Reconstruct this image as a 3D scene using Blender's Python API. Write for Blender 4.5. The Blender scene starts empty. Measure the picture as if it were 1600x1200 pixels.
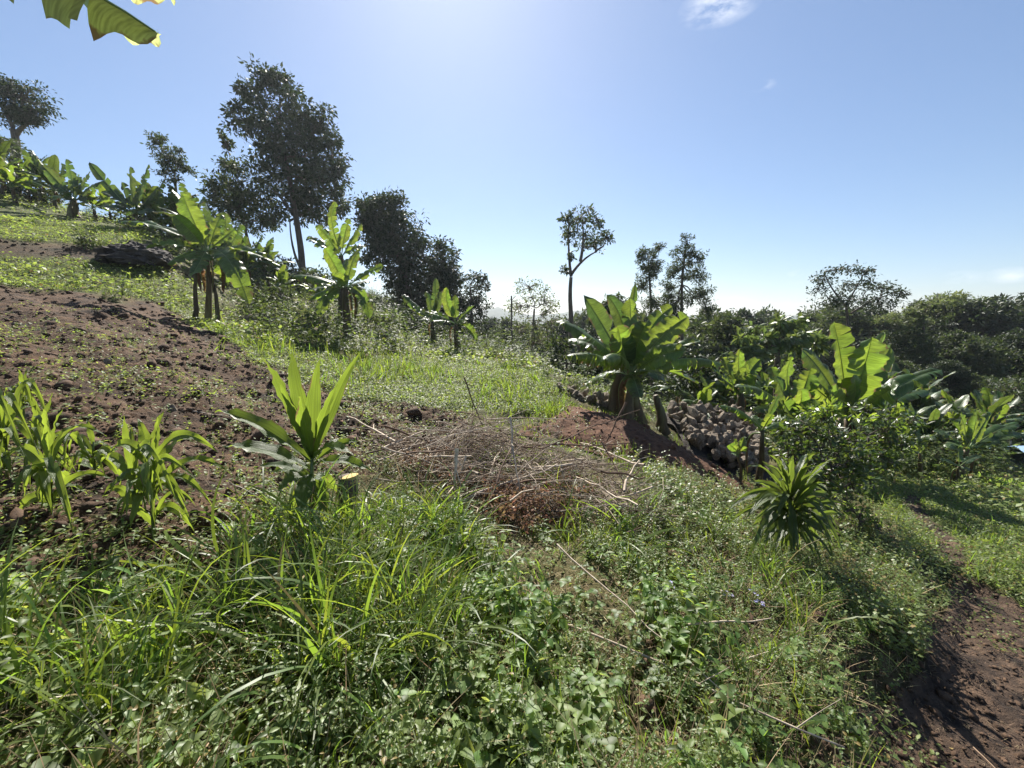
import bpy, math, random
import numpy as np
from mathutils import Vector

# ------------------------------------------------------------------ camera, world, sun
SC = bpy.context.scene
CZ = 1.55
F = 650.0
PITCH = math.radians(9.6)
CP, SP = math.cos(PITCH), math.sin(PITCH)
cam = bpy.data.cameras.new('camera')
cam_o = bpy.data.objects.new('camera', cam)
SC.collection.objects.link(cam_o)
cam.sensor_width = 36.0
cam.sensor_fit = 'HORIZONTAL'
cam.lens = 36.0 * F / 1600.0
cam.clip_start = 0.03
cam.clip_end = 6000
cam_o.location = (0, 0, CZ)
cam_o.rotation_euler = (math.radians(90) - PITCH, 0, 0)
SC.camera = cam_o
SC.view_settings.view_transform = 'Standard'
SC.view_settings.look = 'None'
SC.view_settings.gamma = 1.0
SC.view_settings.exposure = 1.25
SC.view_settings.use_curve_mapping = False


def ray(u, v):
    s = (600.0 - v) / F
    d = np.array([(u - 800.0) / F, CP + s * SP, s * CP - SP])
    return d / d[1]


def P(u, v, Y):
    return np.array([0, 0, CZ]) + ray(u, v) * Y


sd = ray(690, -230)
sd = sd / np.linalg.norm(sd)
SUN_EL = math.asin(sd[2])
SUN_AZ = math.atan2(sd[0], sd[1])
world = bpy.data.worlds.new('World')
SC.world = world
world.use_nodes = True
wn, wl = world.node_tree.nodes, world.node_tree.links
wn.clear()
wo = wn.new('ShaderNodeOutputWorld')
bg = wn.new('ShaderNodeBackground')
bg.inputs[1].default_value = 0.076
sky = wn.new('ShaderNodeTexSky')
sky.sky_type = 'NISHITA'
sky.sun_disc = False
sky.sun_elevation = SUN_EL
sky.sun_rotation = SUN_AZ
sky.altitude = 1500
sky.air_density = 1.15
sky.dust_density = 1.3
sky.ozone_density = 2.0
# thin white wisps of cloud, placed by direction
tc = wn.new('ShaderNodeTexCoord')
prev = None


def wnode(t, **kw):
    n = wn.new(t)
    for k, w in kw.items():
        setattr(n, k, w)
    return n


nz = wnode('ShaderNodeTexNoise')
nz.inputs['Scale'].default_value = 14
nz.inputs['Detail'].default_value = 8
nz.inputs['Roughness'].default_value = 0.65
mp = wnode('ShaderNodeMapping')
mp.inputs['Scale'].default_value = (1.0, 1.0, 2.6)
wl.new(tc.outputs['Generated'], mp.inputs[0])
wl.new(mp.outputs[0], nz.inputs['Vector'])
for (u, v, rad, amp) in ((1125, 8, .068, .9), (1192, 134, .022, .8), (1243, 432, .034, .8), (1505, 434, .03, .55), (1580, 430, .032, .6), (1150, 470, .03, .3)):
    d = ray(u, v)
    d = d / np.linalg.norm(d)
    sub = wnode('ShaderNodeVectorMath', operation='SUBTRACT')
    wl.new(tc.outputs['Generated'], sub.inputs[0])
    sub.inputs[1].default_value = tuple(d)
    mul = wnode('ShaderNodeVectorMath', operation='MULTIPLY')
    wl.new(sub.outputs[0], mul.inputs[0])
    mul.inputs[1].default_value = (1, 1, 2.3)
    ln = wnode('ShaderNodeVectorMath', operation='LENGTH')
    wl.new(mul.outputs[0], ln.inputs[0])
    mr = wnode('ShaderNodeMapRange')
    mr.inputs[1].default_value = rad
    mr.inputs[2].default_value = 0.0
    mr.inputs[3].default_value = 0.0
    mr.inputs[4].default_value = amp
    wl.new(ln.outputs['Value'], mr.inputs[0])
    if prev is None:
        prev = mr.outputs[0]
    else:
        mx = wnode('ShaderNodeMath', operation='MAXIMUM')
        wl.new(prev, mx.inputs[0])
        wl.new(mr.outputs[0], mx.inputs[1])
        prev = mx.outputs[0]
nr = wnode('ShaderNodeMapRange')
nr.inputs[1].default_value = 0.40
nr.inputs[2].default_value = 0.62
wl.new(nz.outputs[0], nr.inputs[0])
cm = wnode('ShaderNodeMath', operation='MULTIPLY')
wl.new(prev, cm.inputs[0])
wl.new(nr.outputs[0], cm.inputs[1])
cmix = wnode('ShaderNodeMix', data_type='RGBA')
wl.new(cm.outputs[0], cmix.inputs['Factor'])
tint = wnode('ShaderNodeMix', data_type='RGBA', blend_type='MULTIPLY')
tint.inputs['Factor'].default_value = 1.0
tint.inputs[7].default_value = (0.89, 0.98, 1.12, 1)
gam = wn.new('ShaderNodeGamma')
gam.inputs[1].default_value = 0.78
wl.new(sky.outputs[0], gam.inputs[0])
wl.new(gam.outputs[0], tint.inputs[6])
wl.new(tint.outputs[2], cmix.inputs[6])
cmix.inputs[7].default_value = (6.8, 7.0, 7.4, 1)
wl.new(cmix.outputs[2], bg.inputs[0])
wl.new(bg.outputs[0], wo.inputs[0])

sun = bpy.data.lights.new('sun', 'SUN')
sun.energy = 5.0
sun.angle = math.radians(0.5)
sun.color = (1.0, 0.95, 0.86)
sun_o = bpy.data.objects.new('sun', sun)
SC.collection.objects.link(sun_o)
sun_o.rotation_euler = Vector(sd).to_track_quat('Z', 'Y').to_euler()
sun_o.location = (0, 0, 60)

SC.cycles.max_bounces = 6
SC.cycles.diffuse_bounces = 3
SC.cycles.glossy_bounces = 2
SC.cycles.transmission_bounces = 4
SC.cycles.transparent_max_bounces = 4

rng = np.random.default_rng(11)
random.seed(11)


# ------------------------------------------------------------------ materials
def new_mat(name):
    m = bpy.data.materials.new(name)
    m.use_nodes = True
    nt = m.node_tree
    nt.nodes.clear()
    return m, nt.nodes, nt.links


def leaf_mat(name, col, tcol, trans=0.4, rough=0.42, spec=0.5, var=0.35, veins=None, hue=0.03, dry=None):
    """two-sided leaf: principled + translucent, each leaf a little different"""
    m, n, l = new_mat(name)
    out = n.new('ShaderNodeOutputMaterial')
    pr = n.new('ShaderNodeBsdfPrincipled')
    tr = n.new('ShaderNodeBsdfTranslucent')
    mx = n.new('ShaderNodeMixShader')
    mx.inputs[0].default_value = trans
    g = n.new('ShaderNodeNewGeometry')
    v1 = n.new('ShaderNodeMapRange')
    v1.inputs[3].default_value = 1 - var
    v1.inputs[4].default_value = 1 + var
    l.new(g.outputs['Random Per Island'], v1.inputs[0])
    v2 = n.new('ShaderNodeMath')
    v2.operation = 'MULTIPLY'
    v2.inputs[1].default_value = 7.13
    l.new(g.outputs['Random Per Island'], v2.inputs[0])
    v3 = n.new('ShaderNodeMath')
    v3.operation = 'FRACT'
    l.new(v2.outputs[0], v3.inputs[0])
    v4 = n.new('ShaderNodeMapRange')
    v4.inputs[3].default_value = 0.5 - hue
    v4.inputs[4].default_value = 0.5 + hue
    l.new(v3.outputs[0], v4.inputs[0])
    cols = []
    for c in (col, tcol):
        hs = n.new('ShaderNodeHueSaturation')
        hs.inputs['Color'].default_value = (*c, 1)
        src = None
        if dry:
            md = n.new('ShaderNodeMix')
            md.data_type = 'RGBA'
            gt = n.new('ShaderNodeMath')
            gt.operation = 'GREATER_THAN'
            gt.inputs[1].default_value = 1 - dry
            l.new(v3.outputs[0], gt.inputs[0])
            l.new(gt.outputs[0], md.inputs['Factor'])
            md.inputs[6].default_value = (*c, 1)
            md.inputs[7].default_value = (0.22, 0.15, 0.06, 1)
            l.new(md.outputs[2], hs.inputs['Color'])
        l.new(v4.outputs[0], hs.inputs['Hue'])
        l.new(v1.outputs[0], hs.inputs['Value'])
        o = hs.outputs[0]
        if veins:
            at = n.new('ShaderNodeAttribute')
            at.attribute_name = 'lf'
            wv = n.new('ShaderNodeTexNoise')
            wv.noise_dimensions = '3D'
            mpn = n.new('ShaderNodeMapping')
            mpn.inputs['Scale'].default_value = veins
            l.new(at.outputs['Vector'], mpn.inputs[0])
            l.new(mpn.outputs[0], wv.inputs['Vector'])
            wv.inputs['Scale'].default_value = 1.0
            wv.inputs['Detail'].default_value = 3
            mm = n.new('ShaderNodeMapRange')
            mm.inputs[1].default_value = 0.3
            mm.inputs[2].default_value = 0.7
            mm.inputs[3].default_value = 0.62
            mm.inputs[4].default_value = 1.3
            l.new(wv.outputs[0], mm.inputs[0])
            vm = n.new('ShaderNodeVectorMath')
            vm.operation = 'SCALE'
            l.new(o, vm.inputs[0])
            l.new(mm.outputs[0], vm.inputs['Scale'])
            o = vm.outputs[0]
            # dry brown margins and blotches
            sx = n.new('ShaderNodeSeparateXYZ')
            l.new(at.outputs['Vector'], sx.inputs[0])
            ab = n.new('ShaderNodeMath')
            ab.operation = 'ABSOLUTE'
            l.new(sx.outputs[1], ab.inputs[0])
            en = n.new('ShaderNodeTexNoise')
            en.inputs['Scale'].default_value = 9
            en.inputs['Detail'].default_value = 4
            tc2 = n.new('ShaderNodeTexCoord')
            l.new(tc2.outputs['Object'], en.inputs['Vector'])
            ad = n.new('ShaderNodeMath')
            ad.operation = 'MULTIPLY_ADD'
            l.new(en.outputs[0], ad.inputs[0])
            ad.inputs[1].default_value = 1.3
            l.new(ab.outputs[0], ad.inputs[2])
            er = n.new('ShaderNodeMapRange')
            er.inputs[1].default_value = 1.62
            er.inputs[2].default_value = 1.74
            l.new(ad.outputs[0], er.inputs[0])
            em = n.new('ShaderNodeMix')
            em.data_type = 'RGBA'
            l.new(er.outputs[0], em.inputs['Factor'])
            l.new(o, em.inputs[6])
            em.inputs[7].default_value = (0.20, 0.13, 0.06, 1)
            o = em.outputs[2]
            if not cols:
                bp = n.new('ShaderNodeBump')
                bp.inputs['Strength'].default_value = 0.5
                bp.inputs['Distance'].default_value = 0.01
                l.new(wv.outputs[0], bp.inputs['Height'])
                l.new(bp.outputs[0], pr.inputs['Normal'])
        cols.append(o)
    l.new(cols[0], pr.inputs['Base Color'])
    l.new(cols[1], tr.inputs['Color'])
    pr.inputs['Roughness'].default_value = rough
    pr.inputs['Specular IOR Level'].default_value = spec
    l.new(pr.outputs[0], mx.inputs[1])
    l.new(tr.outputs[0], mx.inputs[2])
    l.new(mx.outputs[0], out.inputs[0])
    return m


def solid_mat(name, c1, c2, scale=6.0, rough=0.85, bump=0.4, bdist=0.02, detail=8, c3=None, stretch=(1, 1, 1)):
    m, n, l = new_mat(name)
    out = n.new('ShaderNodeOutputMaterial')
    pr = n.new('ShaderNodeBsdfPrincipled')
    tcn = n.new('ShaderNodeTexCoord')
    mpn = n.new('ShaderNodeMapping')
    mpn.inputs['Scale'].default_value = stretch
    l.new(tcn.outputs['Object'], mpn.inputs[0])
    nzz = n.new('ShaderNodeTexNoise')
    nzz.inputs['Scale'].default_value = scale
    nzz.inputs['Detail'].default_value = detail
    nzz.inputs['Roughness'].default_value = 0.65
    l.new(mpn.outputs[0], nzz.inputs['Vector'])
    cr = n.new('ShaderNodeValToRGB')
    cr.color_ramp.elements[0].position = 0.33
    cr.color_ramp.elements[1].position = 0.68
    cr.color_ramp.elements[0].color = (*c1, 1)
    cr.color_ramp.elements[1].color = (*c2, 1)
    if c3:
        e = cr.color_ramp.elements.new(0.5)
        e.color = (*c3, 1)
    l.new(nzz.outputs[0], cr.inputs[0])
    g = n.new('ShaderNodeObjectInfo')
    mr = n.new('ShaderNodeMapRange')
    mr.inputs[3].default_value = 0.75
    mr.inputs[4].default_value = 1.25
    l.new(g.outputs['Random'], mr.inputs[0])
    vm = n.new('ShaderNodeVectorMath')
    vm.operation = 'SCALE'
    l.new(cr.outputs[0], vm.inputs[0])
    l.new(mr.outputs[0], vm.inputs['Scale'])
    l.new(vm.outputs[0], pr.inputs['Base Color'])
    pr.inputs['Roughness'].default_value = rough
    pr.inputs['Specular IOR Level'].default_value = 0.3
    bp = n.new('ShaderNodeBump')
    bp.inputs['Strength'].default_value = bump
    bp.inputs['Distance'].default_value = bdist
    l.new(nzz.outputs[0], bp.inputs['Height'])
    l.new(bp.outputs[0], pr.inputs['Normal'])
    l.new(pr.outputs[0], out.inputs[0])
    return m


def ground_mat():
    m, n, l = new_mat('ground_soil')
    out = n.new('ShaderNodeOutputMaterial')
    pr = n.new('ShaderNodeBsdfPrincipled')
    tcn = n.new('ShaderNodeTexCoord')

    def noise(scale, det=8, r=0.65):
        z = n.new('ShaderNodeTexNoise')
        z.inputs['Scale'].default_value = scale
        z.inputs['Detail'].default_value = det
        z.inputs['Roughness'].default_value = r
        l.new(tcn.outputs['Object'], z.inputs['Vector'])
        return z.outputs[0]

    def ramp(src, a, b, ca, cb):
        c = n.new('ShaderNodeValToRGB')
        c.color_ramp.elements[0].position = a
        c.color_ramp.elements[1].position = b
        c.color_ramp.elements[0].color = (*ca, 1)
        c.color_ramp.elements[1].color = (*cb, 1)
        l.new(src, c.inputs[0])
        return c.outputs[0]
    soil = ramp(noise(2.3), 0.35, 0.68, (0.030, 0.019, 0.012), (0.150, 0.091, 0.052))
    fine = ramp(noise(38, 6), 0.35, 0.7, (0.7, 0.66, 0.62), (1.3, 1.25, 1.2))
    mu = n.new('ShaderNodeMix')
    mu.data_type = 'RGBA'
    mu.blend_type = 'MULTIPLY'
    mu.inputs['Factor'].default_value = 1
    l.new(soil, mu.inputs[6])
    l.new(fine, mu.inputs[7])
    # attributes: green = short cover of moss and seedlings, path = trodden sandy clay
    ag = n.new('ShaderNodeAttribute')
    ag.attribute_name = 'green'
    ap = n.new('ShaderNodeAttribute')
    ap.attribute_name = 'path'
    pc = ramp(noise(5.0), 0.38, 0.66, (0.028, 0.019, 0.014), (0.15, 0.096, 0.062))
    mp1 = n.new('ShaderNodeMix')
    mp1.data_type = 'RGBA'
    l.new(ap.outputs['Fac'], mp1.inputs['Factor'])
    l.new(mu.outputs[2], mp1.inputs[6])
    l.new(pc, mp1.inputs[7])
    gc = ramp(noise(9.0), 0.35, 0.7, (0.05, 0.07, 0.018), (0.14, 0.165, 0.045))
    th = n.new('ShaderNodeMath')
    th.operation = 'MULTIPLY'
    l.new(ag.outputs['Fac'], th.inputs[0])
    gm = ramp(noise(3.2), 0.28, 0.45, (0, 0, 0), (1, 1, 1))
    l.new(gm, th.inputs[1])
    mg = n.new('ShaderNodeMix')
    mg.data_type = 'RGBA'
    l.new(th.outputs[0], mg.inputs['Factor'])
    l.new(mp1.outputs[2], mg.inputs[6])
    l.new(gc, mg.inputs[7])
    l.new(mg.outputs[2], pr.inputs['Base Color'])
    pr.inputs['Roughness'].default_value = 0.9
    pr.inputs['Specular IOR Level'].default_value = 0.25
    bp = n.new('ShaderNodeBump')
    bp.inputs['Strength'].default_value = 1.0
    bp.inputs['Distance'].default_value = 0.05
    l.new(noise(24, 9, 0.7), bp.inputs['Height'])
    l.new(bp.outputs[0], pr.inputs['Normal'])
    l.new(pr.outputs[0], out.inputs[0])
    return m


M = {}
M['ground'] = ground_mat()
M['mound'] = solid_mat('loose_red_earth', (0.06, 0.028, 0.016), (0.15, 0.075, 0.042), 14, 0.95, 0.9, 0.03)
M['rock'] = solid_mat('grey_rock', (0.08, 0.063, 0.047), (0.30, 0.24, 0.18), 5, 0.85, 0.8, 0.03)
M['clod'] = solid_mat('soil_clod', (0.04, 0.025, 0.016), (0.15, 0.09, 0.055), 12, 0.95, 0.8, 0.02)
M['outcrop'] = solid_mat('dark_outcrop', (0.02, 0.016, 0.014), (0.09, 0.075, 0.065), 3, 0.9, 1.0, 0.1)
M['bark'] = solid_mat('bark', (0.06, 0.045, 0.035), (0.17, 0.135, 0.11), 9, 0.9, 0.8, 0.03, stretch=(1, 1, .25))
M['palebark'] = solid_mat('pale_bark', (0.16, 0.13, 0.10), (0.36, 0.30, 0.24), 9, 0.9, 0.8, 0.03, stretch=(1, 1, .25))
M['twig'] = solid_mat('dry_twig', (0.28, 0.21, 0.15), (0.62, 0.52, 0.40), 18, 0.8, 0.5, 0.005)
M['darktwig'] = solid_mat('dark_twig', (0.06, 0.035, 0.022), (0.18, 0.11, 0.07), 18, 0.8, 0.5, 0.005)
M['pstem'] = solid_mat('banana_stem', (0.05, 0.045, 0.02), (0.16, 0.16, 0.06), 7, 0.6, 0.6, 0.02, stretch=(1, 1, .2), c3=(0.09, 0.06, 0.03))
M['rib'] = leaf_mat('leaf_rib', (0.16, 0.22, 0.07), (0.35, 0.5, 0.1), 0.25, 0.35, 0.5, 0.05)
M['cane'] = leaf_mat('plant_stem', (0.08, 0.13, 0.035), (0.2, 0.3, 0.05), 0.2, 0.4, 0.5, 0.1)
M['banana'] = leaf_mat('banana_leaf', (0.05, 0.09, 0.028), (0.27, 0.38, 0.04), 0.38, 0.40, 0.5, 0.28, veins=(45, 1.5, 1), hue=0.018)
M['bananapale'] = leaf_mat('backlit_banana_leaf', (0.12, 0.16, 0.06), (0.50, 0.56, 0.20), 0.64, 0.5, 0.4, 0.1, veins=(45, 1.5, 1), hue=0.01)  # paler, more translucent copy of banana_leaf, with backlight glow put into its colour
M['deadleaf'] = leaf_mat('dead_banana_leaf', (0.15, 0.10, 0.05), (0.28, 0.18, 0.07), 0.3, 0.7, 0.2, 0.3, veins=(50, 2, 1))
M['drac'] = leaf_mat('dracaena_leaf', (0.05, 0.09, 0.024), (0.26, 0.38, 0.04), 0.42, 0.42, 0.4, 0.18, veins=(1.2, 22, 1), hue=0.012)
M['maize'] = leaf_mat('maize_leaf', (0.08, 0.135, 0.032), (0.36, 0.50, 0.05), 0.43, 0.4, 0.45, 0.2, veins=(1.2, 26, 1), hue=0.012)
M['grass'] = leaf_mat('grass_blade', (0.085, 0.125, 0.03), (0.30, 0.42, 0.04), 0.40, 0.45, 0.4, 0.4, hue=0.025, dry=0.025)
M['lawn'] = leaf_mat('short_cover', (0.12, 0.16, 0.045), (0.36, 0.46, 0.08), 0.42, 0.55, 0.35, 0.35, hue=0.015, dry=0.08)
M['weed'] = leaf_mat('weed_leaf', (0.09, 0.14, 0.04), (0.40, 0.52, 0.08), 0.42, 0.48, 0.3, 0.5, hue=0.025)
M['weed2'] = leaf_mat('small_weed_leaf', (0.12, 0.165, 0.055), (0.44, 0.53, 0.12), 0.44, 0.45, 0.42, 0.4, hue=0.02, dry=0.1)
M['straw'] = leaf_mat('dry_litter', (0.34, 0.26, 0.16), (0.35, 0.26, 0.14), 0.25, 0.7, 0.2, 0.4)
M['deadbush'] = leaf_mat('withered_leaf', (0.17, 0.105, 0.065), (0.30, 0.17, 0.09), 0.3, 0.75, 0.2, 0.45)
M['flower'] = leaf_mat('lilac_petal', (0.45, 0.42, 0.75), (0.5, 0.48, 0.8), 0.3, 0.6, 0.2, 0.1)
M['dracdark'] = leaf_mat('dark_dracaena_leaf', (0.06, 0.095, 0.03), (0.22, 0.33, 0.04), 0.35, 0.36, 0.5, 0.3, veins=(1.2, 22, 1), hue=0.015)
M['under'] = leaf_mat('undergrowth_leaf', (0.055, 0.08, 0.03), (0.17, 0.23, 0.045), 0.34, 0.6, 0.15, 0.4, hue=0.025)
M['tglossy'] = leaf_mat('glossy_pale_tree_leaf', (0.10, 0.135, 0.05), (0.22, 0.30, 0.06), 0.3, 0.42, 0.5, 0.3, hue=0.02)
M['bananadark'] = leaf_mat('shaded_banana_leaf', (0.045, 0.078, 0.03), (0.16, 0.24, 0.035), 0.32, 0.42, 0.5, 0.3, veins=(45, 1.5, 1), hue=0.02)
M['bigweed'] = leaf_mat('pale_broad_leaf', (0.15, 0.20, 0.07), (0.46, 0.55, 0.12), 0.4, 0.5, 0.3, 0.3, hue=0.015)
M['tdark'] = leaf_mat('dark_tree_leaf', (0.03, 0.044, 0.02), (0.06, 0.09, 0.02), 0.22, 0.55, 0.35, 0.35, hue=0.02)
M['tmid'] = leaf_mat('mid_tree_leaf', (0.045, 0.062, 0.026), (0.11, 0.15, 0.035), 0.26, 0.55, 0.35, 0.35, hue=0.02)
M['tpale'] = leaf_mat('pale_tree_leaf', (0.095, 0.115, 0.05), (0.22, 0.27, 0.08), 0.35, 0.55, 0.35, 0.35, hue=0.02)
M['coffee'] = leaf_mat('glossy_bush_leaf', (0.035, 0.06, 0.02), (0.17, 0.25, 0.03), 0.3, 0.36, 0.5, 0.3, hue=0.02)
M['yellowleaf'] = leaf_mat('young_yellow_leaf', (0.10, 0.15, 0.03), (0.38, 0.52, 0.05), 0.42, 0.32, 0.5, 0.25, hue=0.02)
M['hill'] = solid_mat('far_hill', (0.03, 0.05, 0.03), (0.06, 0.08, 0.04), .05, 0.95, 0.3, 1)
M['wood'] = solid_mat('cut_stump_wood', (0.30, 0.20, 0.07), (0.48, 0.36, 0.14), 12, 0.8, 0.5, 0.01)
M['roof'] = solid_mat('blue_painted_iron', (0.16, 0.24, 0.36), (0.22, 0.32, 0.46), 2, 0.35, 0.1, 0.01)
M['wall'] = solid_mat('lime_wall', (0.62, 0.66, 0.70), (0.75, 0.78, 0.8), 3, 0.9, 0.2, 0.01)
M['dark'] = solid_mat('dark_opening', (0.01, 0.01, 0.012), (0.02, 0.02, 0.022), 3, 0.3, 0.1, 0.01)


# ------------------------------------------------------------------ mesh and object helpers
def mk(name, parts, mats, parent=None, origin=(0, 0, 0), smooth=True, lf=None):
    """parts: list of (V, F, mat index); F is (m,3) or (m,4). one mesh object."""
    vs, cnt, idx, mi, off = [], [], [], [], 0
    for V, Fc, k in parts:
        if len(Fc) == 0:
            continue
        vs.append(V)
        Fc = np.asarray(Fc)
        idx.append((Fc + off).ravel())
        cnt.append(np.full(len(Fc), Fc.shape[1]))
        mi.append(np.full(len(Fc), k))
        off += len(V)
    V = np.concatenate(vs).astype(np.float32) - np.array(origin, np.float32)
    idx = np.concatenate(idx).astype(np.int32)
    cnt = np.concatenate(cnt).astype(np.int32)
    mi = np.concatenate(mi).astype(np.int32)
    me = bpy.data.meshes.new(name)
    me.vertices.add(len(V))
    me.vertices.foreach_set('co', V.ravel())
    me.loops.add(len(idx))
    me.loops.foreach_set('vertex_index', idx)
    me.polygons.add(len(cnt))
    st = np.zeros(len(cnt), np.int32)
    st[1:] = np.cumsum(cnt)[:-1]
    me.polygons.foreach_set('loop_start', st)
    me.polygons.foreach_set('loop_total', cnt)
    me.polygons.foreach_set('material_index', mi)
    me.polygons.foreach_set('use_smooth', np.full(len(cnt), smooth))
    if lf is not None:
        a = me.attributes.new('lf', 'FLOAT_VECTOR', 'POINT')
        a.data.foreach_set('vector', np.asarray(lf, np.float32).ravel())
    me.update(calc_edges=True)
    for m in (mats if isinstance(mats, (list, tuple)) else [mats]):
        me.materials.append(M[m])
    o = bpy.data.objects.new(name, me)
    SC.collection.objects.link(o)
    if parent is not None:
        o.parent = parent
    else:
        o.location = origin
    return o


def tag(o, label=None, cat=None, group=None, kind=None):
    if label: o['label'] = label
    if cat: o['category'] = cat
    if group: o['group'] = group
    if kind: o['kind'] = kind
    return o


def thing(name, label, cat, loc, group=None, kind=None):
    e = bpy.data.objects.new(name, None)
    e.empty_display_size = 0.2
    SC.collection.objects.link(e)
    e.location = tuple(float(a) for a in loc)
    return tag(e, label, cat, group, kind)


def dup(root, loc, rz, sc, label, group=None, cat=None):
    r = root.copy()
    SC.collection.objects.link(r)
    r.location = tuple(float(a) for a in loc)
    r.rotation_euler = (0, 0, rz)
    r.scale = (sc, sc, sc) if not isinstance(sc, (tuple, list)) else sc
    r['label'] = label
    if group: r['group'] = group
    for ch in root.children:
        c = ch.copy()
        SC.collection.objects.link(c)
        c.parent = r
        for g in ch.children:
            d = g.copy()
            SC.collection.objects.link(d)
            d.parent = c
    return r


def nrm(a):
    return a / (np.linalg.norm(a, axis=-1, keepdims=True) + 1e-9)


def tube(pts, rad, sides=7, cap=True):
    pts = np.asarray(pts, float)
    n = len(pts)
    rad = np.broadcast_to(np.asarray(rad, float), (n,))
    T = nrm(np.gradient(pts, axis=0))
    ref = np.array([0.31, 0.95, 0.05]) if abs(T[0][1]) < .8 else np.array([1.0, 0.05, 0.2])
    A = nrm(np.cross(T, ref))
    B = np.cross(T, A)
    th = np.linspace(0, 2 * np.pi, sides, endpoint=False)
    V = pts[:, None] + rad[:, None, None] * (np.cos(th)[None, :, None] * A[:, None] + np.sin(th)[None, :, None] * B[:, None])
    V = V.reshape(-1, 3)
    i = np.arange(n - 1)[:, None] * sides
    j = np.arange(sides)[None]
    k = (j + 1) % sides
    Fq = np.stack([i + j, i + k, i + sides + k, i + sides + j], -1).reshape(-1, 4)
    if cap:
        V = np.vstack([V, pts[-1:], pts[:1]])
        e = (n - 1) * sides
        c = n * sides
        Fq = np.vstack([Fq, [[e + a, e + (a + 1) % sides, c, c] for a in range(sides)]])
        # degenerate quads are avoided: use them as triangles
        Fc = Fq[:-sides]
        tri = Fq[-sides:, :3]
        return V, Fc, tri
    return V, Fq, np.zeros((0, 3), int)


def tparts(pts, rad, k=0, sides=7):
    V, q, t = tube(pts, rad, sides)
    # one vertex block: keep quads and triangles together by triangulating
    q3 = np.vstack([q[:, [0, 1, 2]], q[:, [0, 2, 3]], t]) if len(t) else np.vstack([q[:, [0, 1, 2]], q[:, [0, 2, 3]]])
    return (V, q3, k)


def bez(p0, p1, p2, n):
    t = np.linspace(0, 1, n)[:, None]
    return (1 - t) ** 2 * p0 + 2 * t * (1 - t) * p1 + t * t * p2


def wig(p0, p1, n, amp, r=rng):
    t = np.linspace(0, 1, n)[:, None]
    q = p0 + (p1 - p0) * t
    w = np.cumsum(r.normal(0, amp, (n, 3)), 0)
    w = w - w[0] - (w[-1] - w[0]) * t
    return q + w


# ------------------------------------------------------------------ numeric noise
def vnoise(x, y, seed=0):
    xi, yi = np.floor(x).astype(np.int64), np.floor(y).astype(np.int64)
    xf, yf = x - xi, y - yi

    def h(a, b):
        q = (a * 374761393 + b * 668265263 + seed * 1442695041) & 0x7fffffff
        q = ((q ^ (q >> 13)) * 1274126177) & 0x7fffffff
        return ((q ^ (q >> 16)) & 0xffff) / 65535.0
    sx, sy = xf * xf * (3 - 2 * xf), yf * yf * (3 - 2 * yf)
    a, b, c, d = h(xi, yi), h(xi + 1, yi), h(xi, yi + 1), h(xi + 1, yi + 1)
    return (a + (b - a) * sx) * (1 - sy) + (c + (d - c) * sx) * sy


def fbm(x, y, octv=4, seed=0):
    s, a, t = 0, 1.0, 0
    for k in range(octv):
        s = s + a * vnoise(x * 2 ** k, y * 2 ** k, seed + k)
        t += a
        a *= 0.55
    return s / t - 0.5


def inpoly(u, v, poly):
    p = np.array(poly, float)
    r = np.zeros(u.shape, bool)
    j = len(p) - 1
    for i in range(len(p)):
        c = ((p[i, 1] > v) != (p[j, 1] > v)) & (u < (p[j, 0] - p[i, 0]) * (v - p[i, 1]) / (p[j, 1] - p[i, 1] + 1e-12) + p[i, 0])
        r ^= c
        j = i
    return r


def project(x, y, z):
    zz = z - CZ
    dep = np.maximum(y * CP - zz * SP, 0.05)
    up = y * SP + zz * CP
    return 800 + F * x / dep, 600 - F * up / dep


# ------------------------------------------------------------------ terrain
CTRL_UV = [
    (1600, 1200, 1.65), (1600, 1000, 2.7), (1600, 900, 3.9), (1450, 1000, 2.5), (1600, 780, 7.5), (1600, 740, 10.5), (1400, 750, 8),
    (1300, 860, 4.0), (1300, 920, 3.0), (1250, 1000, 2.2), (1200, 1150, 1.5), (1400, 1150, 1.75), (1500, 660, 18), (1450, 620, 30),
    (800, 1200, 1.2), (800, 1000, 1.85), (800, 900, 2.4), (800, 800, 3.4), (800, 700, 5), (800, 650, 6.4), (800, 600, 8.5), (800, 560, 12),
    (1000, 660, 7.6), (1000, 800, 3.5), (1000, 900, 2.5), (1000, 1000, 1.9), (1000, 1180, 1.3), (1150, 760, 6), (1130, 700, 8.5), (1300, 740, 7.6),
    (0, 1200, .93), (300, 1200, 1.05), (300, 1000, 1.55), (0, 1000, 1.35), (0, 900, 1.75), (0, 800, 2.1), (0, 700, 2.8), (0, 600, 3.9),
    (0, 500, 6.5), (0, 450, 9), (0, 402, 11.5), (0, 378, 12), (0, 350, 14.5), (0, 310, 19),
    (200, 900, 1.95), (200, 800, 2.3), (200, 700, 3.1), (200, 600, 4.4), (200, 500, 8), (200, 450, 11), (200, 415, 12.6), (230, 385, 14), (200, 362, 17.5),
    (400, 850, 2.3), (400, 750, 3.2), (400, 650, 4.6), (400, 570, 7), (400, 520, 10), (330, 505, 11), (400, 455, 18), (400, 437, 20),
    (600, 850, 2.3), (600, 750, 3.4), (600, 650, 5.2), (600, 600, 7), (600, 550, 10), (600, 510, 15), (560, 475, 20), (700, 545, 15),
]
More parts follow.
